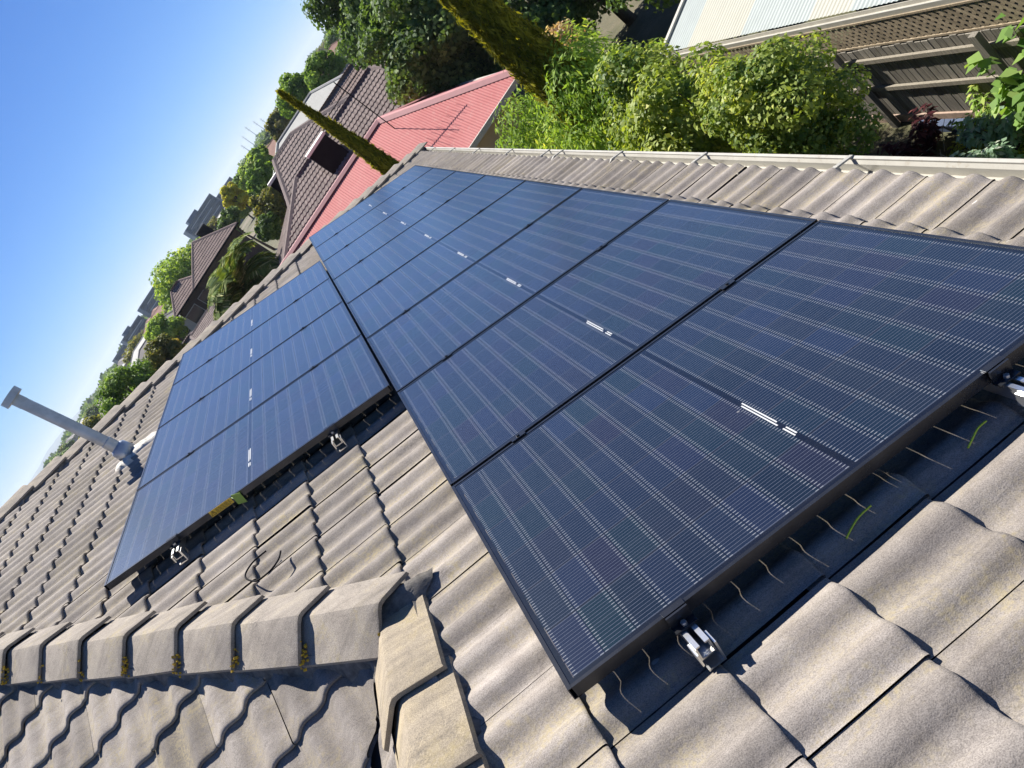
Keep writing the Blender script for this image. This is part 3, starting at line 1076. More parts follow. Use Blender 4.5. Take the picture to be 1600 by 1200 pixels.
tree('pinkish_bush', 6.0, 16.4, -2.2, (.7, .8, .8), M['lf_pink'], 2400, .10, .05, 'pale pink bush standing in shade behind the narrow-leaved tree', 'bush', None, 20, .36, 12, .05)
tree('low_shrub', 3.5, 9.2, -2.6, (.75, 1.5, 1.0), M['lf_citrus'], 5200, .085, .045, 'low green shrub half hidden behind the gutter under the fruit trees', 'bush', None, 34, .34, 13, .05)
# cypresses
def cypress(x, y, zb, zt, rad, n, label, seed):
    rg = np.random.default_rng(seed)
    root = thing('cypress_tree', (x, y, zb), label, 'tree')
    H = zt - zb
    t = rg.uniform(0, 1, n) ** 1.15
    lobes = rg.uniform(0, 2 * math.pi, 5)
    a = rg.uniform(0, 2 * math.pi, n)
    prof = np.where(t < .15, .72 + .28 * (t / .15), (1 - ((np.clip(t, .15, 1) - .15) / .85) ** 1.35) * .96 + .04)
    ripple = 1 + .13 * np.sin(3 * a + 9 * t) + .09 * np.sin(7 * a - 23 * t) + .07 * np.sin(11 * a + 51 * t) + .06 * rg.normal(size=n)
    r = rad * prof * ripple * rg.uniform(.70, 1.0, n) ** .5 * np.where(rg.uniform(0, 1, n) < .05, rg.uniform(1.0, 1.3, n), 1.0)
    P = np.stack([x + r * np.cos(a) + .10 * np.sin(3 * t), y + r * np.sin(a), zb + .1 + t * H], 1)
    e = np.stack([np.cos(a), np.sin(a), np.full(n, .25)], 1)
    Nn = e * .8 + rg.normal(size=(n, 3)) * .38
    Nn /= np.linalg.norm(Nn, axis=1)[:, None]
    al = np.stack([np.cos(a) * .35, np.sin(a) * .35, np.full(n, 1.0)], 1)
    tint = np.clip(.32 + .22 * np.sin(5 * a + 14 * t) * .5 + rg.normal(0, .22, n), 0, 1)
    V, F, T = leaf_arrays(P, Nn, .17, .040, rg, tint, al, .1)
    mesh_obj('crown', V, F, M['lf_cyp'], root, T)
    b = MB()
    nn = 14
    b.tube([(x, y, zb - .05), (x, y, zb + .5), (x, y, zb + H * .3), (x, y, zb + H * .6), (x, y, zb + H * .97)], [.16, .14, .11, .07, .012], 8)
    b.obj('trunk', M['bark'], root, True)
cypress(.62 + 15.9 * math.sin(R(3.55)), EYE.y + 15.9 * math.cos(R(3.55)), GZ, 1.20, .33, 15000, 'slim cypress spire in front of the red roof, its tip against the trees', 3)
cypress(.62 + 14.0 * math.sin(R(15.1)), EYE.y + 14.0 * math.cos(R(15.1)), GZ, 1.9, .56, 26000, 'thick golden-edged cypress rising out of the bright green tree, cut off by the picture top', 4)
# big dark trees
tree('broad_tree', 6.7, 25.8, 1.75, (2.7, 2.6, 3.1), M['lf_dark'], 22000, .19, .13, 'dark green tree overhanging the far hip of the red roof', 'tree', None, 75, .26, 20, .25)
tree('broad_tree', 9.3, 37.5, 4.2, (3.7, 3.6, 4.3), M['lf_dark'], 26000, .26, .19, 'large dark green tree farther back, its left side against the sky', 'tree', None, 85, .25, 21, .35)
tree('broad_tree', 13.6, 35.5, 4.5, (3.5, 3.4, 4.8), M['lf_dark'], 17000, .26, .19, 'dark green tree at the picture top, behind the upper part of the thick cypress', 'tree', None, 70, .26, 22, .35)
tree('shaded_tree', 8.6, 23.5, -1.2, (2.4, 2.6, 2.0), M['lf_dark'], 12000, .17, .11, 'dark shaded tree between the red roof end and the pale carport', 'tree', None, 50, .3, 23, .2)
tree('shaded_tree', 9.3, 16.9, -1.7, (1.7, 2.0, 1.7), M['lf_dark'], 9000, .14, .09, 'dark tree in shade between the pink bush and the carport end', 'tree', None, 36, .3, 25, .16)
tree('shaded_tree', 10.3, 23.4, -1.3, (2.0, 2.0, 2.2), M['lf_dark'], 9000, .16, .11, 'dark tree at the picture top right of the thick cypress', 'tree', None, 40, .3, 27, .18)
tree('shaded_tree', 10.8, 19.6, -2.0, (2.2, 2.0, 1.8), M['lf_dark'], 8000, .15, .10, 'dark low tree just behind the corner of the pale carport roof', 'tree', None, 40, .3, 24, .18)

# plants by the fence
FX = 6.22
def stemmy(name, x, y, h, spread, mat, n, l, w, label, seed, nst=7, base=None):
    base = GZ if base is None else base
    rg = np.random.default_rng(seed)
    root = thing(name, (x, y, base), label, 'plant')
    b = MB(); C = []; Nn = []; al = []
    for s in range(nst):
        a = rg.uniform(0, 2 * math.pi)
        tip = Vector((x + math.cos(a) * spread * rg.uniform(.3, 1), y + math.sin(a) * spread * rg.uniform(.3, 1), base + h * rg.uniform(.6, 1.05)))
        st_ = Vector((x + math.cos(a) * .04, y + math.sin(a) * .04, base - .02))
        mid = st_.lerp(tip, .5) + Vector((0, 0, h * .12))
        b.tube([st_, mid, tip], [.009, .007, .003], 5)
        for k in range(n // nst):
            t = rg.uniform(.2, 1.05)
            p = (st_ * (1 - t) ** 2 + mid * 2 * t * (1 - t) + tip * t * t)
            d = rg.normal(size=3); d /= np.linalg.norm(d)
            C.append(np.array(p) + d * l * .55)
            nn = np.array([0, 0, 1.0]) + d * .6 + rg.normal(size=3) * .2
            Nn.append(nn / np.linalg.norm(nn)); al.append(d * 2)
    V, F, T = leaf_arrays(np.array(C), np.array(Nn), l, w, rg, np.clip(rg.normal(.5, .25, len(C)), 0, 1), np.array(al))
    mesh_obj('leaves', V, F, mat, root, T)
    b.obj('stem', M['bark'], root)
    return root
stemmy('red_leaf_plant', 5.7, 7.75, .62, .55, M['lf_red'], 520, .13, .05, 'dark red-leaved plant in shade between the rounded fruit tree and the fence foot', 31, 12)
stemmy('grey_leaf_plant', 5.7, 6.45, .55, .60, M['lf_grey'], 900, .105, .055, 'clump of pale grey-green leaves by the fence foot at the right picture edge', 32, 14)
stemmy('grey_leaf_plant', 5.35, 6.0, .5, .5, M['lf_grey'], 500, .10, .05, 'pale grey-green clump nearest the gutter at the right picture edge', 36, 10)
stemmy('broad_leaf_plant', 5.85, 5.75, 1.5, .42, M['lf_big'], 260, .20, .14, 'tall plant with broad bright green leaves against the fence at the right picture edge', 33, 7)
stemmy('green_sprig', 5.95, 7.0, .75, .26, M['lf_light'], 190, .12, .045, 'thin light green sprig in front of the low fence plinth', 34, 5)
rg = np.random.default_rng(35)
n = 5200
C = np.stack([rg.uniform(4.6, 6.1, n), rg.uniform(4.6, 7.4, n), GZ + rg.uniform(.01, .09, n)], 1)
Nn = rg.normal(size=(n, 3)) * .5 + np.array([0, 0, 1]); Nn /= np.linalg.norm(Nn, axis=1)[:, None]
V, F, T = leaf_arrays(C, Nn, .07, .03, rg, np.clip(rg.normal(.5, .3, n), 0, 1))
tag(mesh_obj('ground_cover', V, F, M['lf_yellow'], None, T), 'straggly yellow-green ground cover along the fence', None, None, 'stuff')
b = MB()
for k in range(16):
    x, y = rg.uniform(4.9, 5.7), rg.uniform(6.3, 7.9)
    a = rg.uniform(0, 6.28); L = rg.uniform(.2, .55)
    b.tube([(x, y, GZ + .03), (x + math.cos(a) * L * .5, y + math.sin(a) * L * .5, GZ + .12 + rg.uniform(0, .15)), (x + math.cos(a) * L, y + math.sin(a) * L, GZ + .16 + rg.uniform(0, .25))], [.006, .005, .003], 5)
M['straw'] = plain('dry_stalk', (.42, .38, .28), .8, 0, .2, 20)
tag(b.obj('dry_stalks', M['straw']), 'dry pale stalks lying between the red-leaved plant and the gutter', 'stalks', None, 'stuff')

# ------------------------------------------------------------------ timber fence with lattice and the carport behind it
def wood(name, c, rough=.85):
    t = NT(name)
    p = t.geo()
    mp = t.new('ShaderNodeMapping')
    t.put(mp.inputs['Vector'], p)
    mp.inputs['Scale'].default_value = (30, 30, 2.2)
    g = t.noise(mp.outputs[0], 1.6, 5, .7)
    tint = t.attr('tint')
    col = t.ramp(g, (.3, tuple(k * .55 for k in c)), (.55, c), (.75, tuple(k * 1.35 for k in c)))
    col = t.mix(1.0, col, t.math('MULTIPLY_ADD', tint, .7, .65), 'MULTIPLY')
    t.base(col, rough, 0, .2)
    t.bump(g, .5, .004)
    return t.m
M['paling'] = wood('weathered_paling', (.23, .21, .175))
M['rail_wood'] = wood('weathered_rail', (.27, .24, .19))
M['lattice'] = wood('tan_lattice', (.36, .29, .20))
M['plinth'] = plain('plinth_board', (.36, .26, .20), .85, 0, .3, 12)
M['bluepipe'] = plain('blue_grey_sleeper', (.05, .075, .14), .7, 0, .25, 8)
FZ1 = -4.42
FY0, FY1 = 1.0, 13.2
fence = thing('paling_fence', (FX, 6, GZ), 'weathered grey timber paling fence with two rails in front of the pale carport', 'fence')
rg = np.random.default_rng(41)
b = MB()
y = FY0
k = 0
while y < FY1:
    w_ = .100 + rg.normal() * .003
    b.box((FX + rg.normal() * .002, y + w_ / 2, (GZ + .12 + FZ1) / 2 + rg.normal() * .008), (.014, w_, FZ1 - GZ - .14), None, float(np.clip(.5 + rg.normal() * .22, 0, 1)))
    y += w_ + .014
    k += 1
b.obj('paling', M['paling'], fence)
for z in (FZ1 - .20, FZ1 - .74):
    b = MB(); b.box((FX - .035, (FY0 + FY1) / 2, z), (.04, FY1 - FY0, .07), None, .6)
    b.obj('rail', M['rail_wood'], fence)
for yy in (2.6, 4.35, 6.35, 8.75, 11.0):
    b = MB(); b.box((FX - .095, yy, (GZ + FZ1 + .06) / 2), (.08, .10, FZ1 - GZ + .06), None, .45)
    b.obj('post', M['paling'], fence)
b = MB(); b.box((FX - .02, (FY0 + FY1) / 2, GZ + .075), (.03, FY1 - FY0, .15))
b.obj('plinth', M['plinth'], fence)
b = MB(); b.box((FX - .16, 6.4, GZ + .05), (.12, 3.6, .14))
tag(b.obj('garden_edging', M['bluepipe']), 'dark blue-grey edging board lying along the fence foot', 'edging')
lat = thing('lattice_screen', (FX, 6, FZ1), 'tan diagonal lattice screen above the fence, under the carport gutter', 'lattice')
b = MB()
LH = .40
z0, z1 = FZ1 + .01, FZ1 + .01 + LH
for sgn, dx in ((1, .030), (-1, .036)):
    y = FY0 - LH
    while y < FY1:
        a0, a1 = (y, z0), (y + LH, z1)
        if sgn < 0: a0, a1 = (y + LH, z0), (y, z1)
        b.bar((FX + dx, a0[0], a0[1]), (FX + dx, a1[0], a1[1]), .046, .005, (1, 0, 0), float(np.clip(.5 + rg.normal() * .15, 0, 1)))
        y += .118
b.obj('slats', M['lattice'], lat)
b = MB()
b.box((FX + .033, (FY0 + FY1) / 2, z0 - .0), (.03, FY1 - FY0 + .8, .03)); b.box((FX + .033, (FY0 + FY1) / 2, z1 + .01), (.03, FY1 - FY0 + .8, .03))
b.obj('lattice_frame', M['lattice'], lat)
# carport
M['poly_cream'] = plain('cream_corrugated_sheet', (.445, .435, .37), .8, 0, .05, 3, 0, .15)
M['poly_blue'] = plain('pale_blue_corrugated_sheet', (.38, .415, .40), .8, 0, .05, 3, 0, .15)
M['shadow_wall'] = plain('brown_weatherboard', (.14, .10, .08), .9, 0, .25, 4)
cp = thing('carport', (9.5, 6, GZ), 'carport roofed in alternating cream and pale blue corrugated sheets behind the fence', 'carport')
CPX0, CPZ0 = FX + .16, -3.90
pt = R(13)
D = np.array([-math.cos(pt), 0, -math.sin(pt)]); Vv = np.array([0, -1, 0]); Nc = np.array([-math.sin(pt), 0, math.cos(pt)])
sheet_w = .86
LEN = 6.5
yk = 13.35
k = 0
pat = 'bccbbcbccbcbccbc'
while yk > 0.5:
    n = 43
    tt = np.linspace(0, 1, n)
    h = .009 * np.sin(tt * 2 * math.pi * 10.5)
    vs = []
    for u in (-LEN, -LEN / 2, 0):
        for t_, hh in zip(tt, h):
            vs.append(np.array([CPX0, yk, CPZ0]) + D * u + Vv * (t_ * (sheet_w + .03)) + Nc * (hh + .004 * (k % 2)))
    fs = [(i * n + j, (i + 1) * n + j, (i + 1) * n + j + 1, i * n + j + 1) for i in range(2) for j in range(n - 1)]
    mb = MB(); mb.add(vs, fs)
    mb.obj('roof_sheet', M['poly_blue' if pat[k % len(pat)] == 'b' else 'poly_cream'], cp, True)
    yk -= sheet_w
    k += 1
b = MB()
b.prism([(-.11, .02), (-.11, -.08), (.03, -.08), (.03, -.01), (.02, -.01), (.02, -.07), (-.10, -.07), (-.10, .02)], (CPX0 - .02, 0.4, CPZ0 - .03), (CPX0 - .02, 13.45, CPZ0 - .03), (1, 0, 0), (0, 0, 1))
b.obj('gutter', M['cream'], cp)
b = MB()
e0 = Vector((CPX0 - .05, 13.41, CPZ0 + .02)); e1 = e0 - Vector(D) * (LEN + .1)
b.bar(e0, e1, .10, .05)
b.obj('barge_flashing', M['cream'], cp)
for (px_, py_) in ((FX + .3, 13.2), (FX + .3, 8.2), (FX + .3, 3.2), (FX + 6.2, 13.2), (FX + 6.2, 3.2)):
    b = MB()
    zt = CPZ0 + (px_ - CPX0) * math.tan(pt) - .05
    b.box((px_, py_, (GZ + zt) / 2), (.09, .09, zt - GZ))
    b.obj('post', M['rail_wood'], cp)
b = MB()
for yy in (13.2, 8.2, 3.2):
    q0 = Vector((CPX0 + .1, yy, CPZ0 - .07 + .1 * math.tan(pt))); q1 = q0 - Vector(D) * (LEN - .3)
    b.bar(q0, q1, .05, .12)
b.obj('rafter', M['rail_wood'], cp)

# ------------------------------------------------------------------ houses
def corr_prof(per):
    return lambda t, H: H * (.5 + .5 * np.cos(2 * math.pi * per * t))

def hip_house(name, label, cx, cy, a, bq, eL, eR, ze, rise, yaw=0.0, mat=None, wallmat=None, style='tile', over=.45, base=None, capmat=None, gauge=.33, cover=.33, wins=True, seed=1, faces='FLRB', gutm=None):
    base = GZ if base is None else base
    root = thing(name, (cx, cy, base), label, 'house')
    c, s = math.cos(yaw), math.sin(yaw)
    def G(x, y, z): return Vector((cx + x * c - y * s, cy + x * s + y * c, z))
    def Dv(x, y): return Vector((x * c - y * s, x * s + y * c, 0))
    rL, rR = G(-a + eL, 0, ze + rise), G(a - eR, 0, ze + rise)
    FL, FR, BR, BLc = G(-a, -bq, ze), G(a, -bq, ze), G(a, bq, ze), G(-a, bq, ze)
    spec = {'F': (Dv(0, -1), bq, FL, FR, rL, rR), 'R': (Dv(1, 0), eR, FR, BR, rR, rR), 'B': (Dv(0, 1), bq, BR, BLc, rR, rL), 'L': (Dv(-1, 0), eL, BLc, FL, rL, rL)}
    for fi, key in enumerate('FRBL'):
        d, run, c0, c1, t0, t1 = spec[key]
        if run < .06: 
            mb = MB(); mb.add([c0, c1, t0], [(0, 1, 2)]); mb.obj('gable', wallmat or M['brownwall'], root); continue
        if key in faces and style != 'flat':
            an = math.atan2(rise, run)
            D = d * math.cos(an) - Vector((0, 0, math.sin(an)))
            V = Vector((0, 0, 1)).cross(d)
            N = D.cross(V)
            mid = (c0 + c1) / 2
            half = (c1 - c0).length / 2
            L = run / math.cos(an)
            if style == 'tile':
                Va, Fa, Ta = slope_tiles(mid, D, V, N, -L, 0.03, -half, half, gauge, cover, 0.03, .05, .030, .028, 9, False, 0, .6, seed + fi)
            else:
                Va, Fa, Ta = slope_tiles(mid, D, V, N, -L, 0.0, -half, half, L + .04, .76, 0.04, 0, .010, 0, 67, False, 0, 0, seed + fi, corr_prof(11))
            pl = []
            for cc_, tt_ in ((c0, t0), (c1, t1)):
                e_ = tt_ - cc_; e_.z = 0; e_.normalize()
                nn = Vector((-e_.y, e_.x, 0))
                if nn.dot(mid - cc_) < 0: nn = -nn
                pl.append((cc_, nn))
            bmm = cut(Va, Fa, Ta, pl)
            bm_obj('roof_slope', [bmm], mat, root)
        else:
            mb = MB()
            if (t0 - t1).length < 1e-4: mb.add([c0, c1, t1], [(0, 1, 2)])
            else: mb.add([c0, c1, t1, t0], [(0, 1, 2, 3)])
            mb.obj('roof_slope', mat, root)
    cm = capmat or mat
    for p, q in ((FL, rL), (FR, rR), (BR, rR), (BLc, rL), (rL, rR)):
        if (p - q).length < .3: continue
        dd = (q - p).normalized()
        sd_ = Vector((0, 0, 1)).cross(dd).normalized()
        up_ = dd.cross(sd_).normalized()
        mb = MB()
        mb.prism([(-.15, -.05), (-.05, .035), (.05, .035), (.15, -.05), (.05, 0.0), (-.05, 0.0)], p + up_ * .045, q + up_ * .045, sd_, up_)
        mb.obj('ridge_cap', cm, root)
    w = wallmat or M['brownwall']
    mb = MB()
    X, Y, Z = Dv(1, 0), Dv(0, 1), Vector((0, 0, 1))
    mb.box(G(0, 0, (base + ze - .03) / 2), (2 * (a - over), 2 * (bq - over), ze - .03 - base), (X, Y, Z))
    wo = mb.obj('wall', w, root)
    mb = MB()
    for p, q, nrm in ((FL, FR, Dv(0, -1)), (FR, BR, Dv(1, 0)), (BR, BLc, Dv(0, 1)), (BLc, FL, Dv(-1, 0))):
        dd = (q - p).normalized()
        mb.bar(p + nrm * .05 + Vector((0, 0, -.07)) + dd * .002, q + nrm * .05 + Vector((0, 0, -.07)) - dd * .002, .10, .13)
    mb.obj('gutter', gutm or M['cream'], root)
    mb = MB()
    mb.box(G(0, 0, ze - .10), (2 * a - .05, 2 * bq - .05, .02), (X, Y, Z))
    mb.obj('soffit', gutm or M['cream'], root)
    if wins:
        zc = ze - 1.25
        for xx in (-a * .5, a * .35):
            mb = MB(); mb.box(G(xx, -bq + over - .02, zc), (1.5, .06, 1.15), (X, Y, Z))
            f_ = mb.obj('window', M['cream'], root)
            mb = MB(); mb.box(G(xx, -bq + over - .055, zc), (1.36, .02, 1.0), (X, Y, Z))
            mb.obj('pane', M['glassdark'], f_)
    return root
M['glassdark'] = plain('dark_window_glass', (.03, .035, .04), .08, 0, .1)
def red_mat():
    t = NT('faded_red_corrugated_steel')
    p = t.geo()
    n = t.noise(p, .8, 4, .6); n2 = t.noise(p, 9, 5, .75, .3)
    c = t.ramp(n, (.3, (.46, .145, .135)), (.7, (.52, .19, .178)))
    c = t.mix(t.math('MULTIPLY', t.ramp(n2, (.54, 0.0), (.72, 1.0)), .40), c, (.50, .36, .30))
    t.base(c, .75, 0, .12)
    return t.m
M['red'] = red_mat()
M['redcap'] = plain('faded_red_flashing', (.52, .23, .22), .7, 0, .08, 3)
M['beige'] = plain('beige_render', (.48, .38, .26), .9, 0, .12, 2.5, .2)
M['darkbrick'] = plain('dark_brown_brick', (.085, .055, .042), .9, 0, .3, 8)
M['palewall'] = plain('pale_render', (.38, .36, .32), .9, 0, .1, 1)
M['pale_metal'] = plain('pale_grey_roofing', (.30, .30, .28), .7, 0, .15, .7)
M['greybox'] = plain('cooler_housing', (.62, .60, .53), .5, 0, .1, 4)
M['blackbox'] = plain('cooler_louvres', (.012, .012, .013), .9, 0, .2, 6, 0, .05)

h1 = hip_house('red_roof_house', 'house with a faded red corrugated steel hip roof and beige wall beyond our far eave', -1.4, 21.9, 7.0, 4.0, 2.6, 2.55, -2.75, 1.62, 0, M['red'], M['beige'], 'corr', .5, None, M['redcap'], seed=2, gutm=M['cream'], wins=False)
for (x_, y_) in ():
    b = MB(); zz = -2.75 + (y_ - 17.9) * 1.62 / 4.0
    b.tube([(x_, y_, zz - .02), (x_, y_, zz + .05)], .04, 10); b.tube([(x_, y_, zz + .05), (x_, y_, zz + .07)], .06, 10)
    b.obj('roof_vent', M['pale_metal'], h1)
# aerial on the red roof
ax, ay = 3.05, 21.0
az_ = -2.75 + (ay - 17.9) * .405
aer = thing('roof_aerial', (ax, ay, az_), 'thin television aerial on a mast on the red roof ridge', 'aerial')
b = MB(); b.tube([(ax, ay, az_ - .05), (ax, ay, az_ + 1.9)], .014, 8)
b.obj('mast', M['blackbox'], aer)
b = MB()
b.bar((ax - .75, ay + .1, az_ + 1.55), (ax + .75, ay - .1, az_ + 1.55), .02)
for k in range(9):
    xx = ax - .7 + k * .175
    L_ = .42 - .03 * k
    b.bar((xx, ay - L_, az_ + 1.57), (xx, ay + L_, az_ + 1.57), .008)
b.obj('antenna', M['blackbox'], aer)

h2 = hip_house('tiled_roof_house', 'house with a plum-grey tiled hip roof and black roof cooler, directly behind the red roof', 3.0, 33.0, 4.4, 5.7, 1.9, 5.65, -2.05, 2.3, 0, M['tile_far'], M['brownwall'], 'tile', .5, None, M['tile_far'], seed=12, wins=False)
# its front wing, part of the same house
def add_wing(root, cx, cy, a, bq, eL, eR, ze, rise, mat, seed):
    w = hip_house('wing', '', cx, cy, a, bq, eL, eR, ze, rise, 0, mat, M['brownwall'], 'tile', .5, None, mat, seed=seed, wins=False)
    for ch in list(w.children):
        off = Vector(w.location) - Vector(root.location)
        ch.parent = root
        ch.location = Vector(ch.location) + off
    bpy.data.objects.remove(w)
add_wing(h2, 1.5, 30.0, 4.6, 3.5, 3.5, .9, -2.05, 1.4, M['tile_far'], 15)
def cooler(parent, x, y, z0, z1, w, yaw=0):
    X = Vector((math.cos(yaw), math.sin(yaw), 0)); Y = Vector((-X.y, X.x, 0)); Z = Vector((0, 0, 1))
    b = MB(); b.box((x, y, (z0 + z1) / 2), (w, w, z1 - z0), (X, Y, Z))
    o = b.obj('roof_cooler', M['blackbox'], parent)
    b = MB(); b.box((x, y, z1 + .05), (w + .08, w + .08, .10), (X, Y, Z))
    b.obj('cooler_lid', M['greybox'], o)
cooler(h2, 1.75, 28.4, -1.5, -.50, .95)
cooler(h2, -.05, 32.6, -.9, -.12, .7)

h3 = hip_house('brown_brick_house', 'dark brick house with a brown tiled pyramid roof behind the palm', EYE.x - 77 * math.sin(R(7.6)), EYE.y + 77 * math.cos(R(7.6)), 3.4, 3.4, 3.38, 3.38, -1.02, 2.05, R(7.6), M['tile_red'], M['darkbrick'], 'tile', .5, None, M['tile_red'], .36, .36, seed=22, gutm=M['blackbox'])
p = polar(-10.6, 78)
h3b = hip_house('brown_brick_house', 'lower brown tiled wing house adjoining the left of the dark brick pyramid-roofed house', p.x, p.y, 2.3, 2.2, 1.7, 1.7, -1.06, 1.35, R(10), M['tile_red'], M['darkbrick'], 'tile', .4, None, M['tile_red'], .36, .36, seed=24, gutm=M['blackbox'])
cooler(h3, EYE.x - 78.6 * math.sin(R(6.6)), EYE.y + 78.6 * math.cos(R(6.6)), .1, 1.15, 1.15, R(8))
p = polar(-11.1, 62)
h4 = hip_house('low_tiled_outbuilding', 'low outbuilding with a light brown tiled roof in front of the dark brick house', p.x, p.y, 2.0, 2.3, .04, .04, -2.75, .55, R(12), M['tile_far'], M['darkbrick'], 'tile', .3, None, M['tile_far'], .36, .36, seed=26)
p = polar(-13.3, 64)
hip_house('low_tiled_outbuilding', 'low outbuilding with a tiled hip roof beside the dark round bush', p.x, p.y, 2.2, 2.0, 1.6, 1.6, -2.95, .75, R(14), M['tile_far'], M['darkbrick'], 'tile', .3, None, M['tile_far'], .36, .36, seed=27)
p = polar(2.8, 62)
hip_house('pale_roof_house', 'house with a pale grey metal hip roof behind the slim cypress tip', p.x, p.y, 6.5, 4.5, 4.4, 4.4, -2.2, 2.15, R(-3), M['pale_metal'], M['palewall'], 'corr', .5, None, M['pale_metal'], seed=28)
p = polar(5.7, 47)
hip_house('brown_gable_house', 'small brown tiled gable house glimpsed left of the large dark tree', p.x, p.y, 2.6, 3.0, .04, .04, -2.2, 1.5, R(-6), M['tile_red'], M['palewall'], 'tile', .3, None, M['tile_red'], .36, .36, seed=29)

# palm
def palm(x, y, zc, nf, L, label, seed):
    rg = np.random.default_rng(seed)
    root = thing('palm_tree', (x, y, GZ), label, 'tree')
    C = []; Nn = []; al = []
    b = MB()
    for k in range(nf):
        a = 2 * math.pi * k / nf * 2.4 + rg.normal() * .2
        el = rg.uniform(-.25, 1.25)
        h = Vector((math.cos(a), math.sin(a), 0))
        pts = []
        l_ = L * rg.uniform(.8, 1.1)
        for i in range(9):
            t = i / 8
            e = el - 1.5 * t * t
            if i == 0: pts.append(Vector((x, y, zc)))
            else: pts.append(pts[-1] + (h * math.cos(e) + Vector((0, 0, math.sin(e)))) * l_ / 8)
        b.tube(pts, [.03 - .0027 * i for i in range(9)], 5)
        sd_ = Vector((-h.y, h.x, 0))
        for i in range(1, 9):
            for q in range(5):
                t = q / 5
                pp = pts[i - 1].lerp(pts[i], t)
                tan = (pts[i] - pts[i - 1]).normalized()
                for sg in (-1, 1):
                    d = (sd_ * sg + tan * .55 + Vector((0, 0, -.25))).normalized()
                    ll = .55 * math.sin(math.pi * min(1, (i + t) / 9.4)) + .1
                    C.append(np.array(pp + d * ll / 2)); al.append(np.array(d) * 6); Nn.append(np.array(tan.cross(d).normalized() * sg))
    Nn = np.array(Nn); C = np.array(C); al = np.array(al)
    V, F, T = leaf_arrays(C, Nn,   .66, .085, rg, np.clip(rg.normal(.45, .32, len(C)), 0, 1), al)
    mesh_obj('fronds', V, F, M['lf_palm'], root, T)
    b.obj('frond_stalks', M['lf_palm'], root)
    b = MB(); b.tube([(x, y, GZ - .05), (x + .05, y, (GZ + zc) / 2), (x, y, zc)], [.28, .22, .24], 10)
    b.obj('trunk', M['bark'], root, True)
p = polar(-8.3, 33)
palm(p.x, p.y, -1.25, 44, 2.3, 'shaggy date palm in front of the dark brick house, above the hip caps', 51)
p = polar(-6.2, 29)
tree('white_flower_bush', p.x, p.y, -1.75, (1.1, .9, 1.1), M['lf_grey'], 2600, .13, .07, 'pale leaved bush at the foot of the palm above our hip caps', 'bush', None, 24, .34, 52, .05)

def far_tree(name, az, r, el_top, wdeg, mat, label, n=7000, hfac=1.0, seed=1, group=None, leaf=None, cat='tree', ncl=46):
    p = polar(az, r)
    zt = zat(el_top, r)
    rad = r * math.tan(R(wdeg / 2))
    lf = leaf or max(.14, r * .0040)
    return tree(name, p.x, p.y, zt, (rad, rad * .9, min(rad * hfac, (zt - GZ) * .52)), mat, n, lf, lf * .62, label, cat, group, ncl, .30, seed, .03 * rad + .08)
far_tree('round_tree', -9.6, 100, 1.25, 5.6, M['lf_light'], 'large light green round tree behind the dark brick house', 14000, .85, 61, ncl=70)
far_tree('round_tree', -18.0, 43, .15, 4.9, M['lf_mid'], 'round sunlit green tree touching the sky line right of the flue', 11000, .95, 62, ncl=60)
far_tree('leafy_bush', -18.4, 26, -2.2, 2.6, M['lf_light'], 'bright green bush just above the hip caps below the round sunlit tree', 4200, .9, 63, cat='bush')
far_tree('dark_bush', -14.9, 45, -1.05, 3.6, M['lf_olive'], 'dark olive round bush left of the low tiled outbuilding', 8500, .9, 64, cat='bush')
far_tree('olive_tree', -13.4, 76, -.35, 3.2, M['lf_light'], 'yellow-green tree behind the dark olive bush', 7000, .8, 65)
far_tree('hedge_tree', -20.9, 55, -.35, 2.6, M['lf_olive'], 'brownish green tree partly hidden by the flue pipe', 5000, .8, 66)
far_tree('hedge_tree', -23.2, 60, -.4, 2.2, M['lf_mid'], 'small dark tree on the sky line left of the flue', 4200, .9, 67)
far_tree('autumn_tree', -2.9, 50, -1.35, 3.4, M['lf_olive'], 'brown-tinged bushy tree left of the plum-grey tiled roof', 8500, .9, 68)
far_tree('autumn_tree', -4.1, 41, -2.6, 2.2, M['lf_dark'], 'dark bushy tree between the palm and the plum-grey tiled roof', 5500, .9, 69)
far_tree('golden_tree', -3.6, 92, .35, 1.7, M['lf_gold'], 'golden yellow tree below the flat glass office blocks', 4200, 1.3, 70)
far_tree('dark_palm_like_tree', -5.1, 88, -.35, 2.0, M['lf_dark'], 'dark tree right of the dark brick house roof', 4200, .9, 71)
far_tree('street_tree', -1.6, 70, -.45, 2.6, M['lf_mid'], 'green street tree left of the small roof cooler', 6500, .8, 72)
far_tree('street_tree', -.9, 95, .15, 2.6, M['lf_light'], 'light green tree on the sky line below the thin masts', 6500, .8, 73)
far_tree('street_tree', -2.2, 120, .1, 2.2, M['lf_light'], 'light green tree on the sky line right of the golden tree', 5000, .8, 74)
far_tree('street_tree', .1, 56, -1.3, 1.9, M['lf_mid'], 'green tree behind the left end of the plum-grey ridge', 5000, .9, 75)
far_tree('tall_tree', 4.1, 72, 1.0, 3.4, M['lf_mid'], 'loose green tree behind the slim cypress tip, cutting the sky line', 9500, .9, 76, ncl=60)
far_tree('tall_tree', 6.3, 66, .15, 3.0, M['lf_mid'], 'green tree between the slim cypress tip and the large dark tree', 8000, .9, 77)
far_tree('tall_tree', 1.9, 110, .2, 2.2, M['lf_olive'], 'olive tree on the sky line left of the slim cypress tip', 4500, .8, 78)
p = polar(1.8, 50)
tree('leafy_bush', p.x, p.y, -1.15, (1.2, 1.0, 1.1), M['lf_olive'], 2500, .2, .12, 'olive bush between the plum-grey ridge and the pale metal roof', 'bush', None, 20, .36, 79, .06)

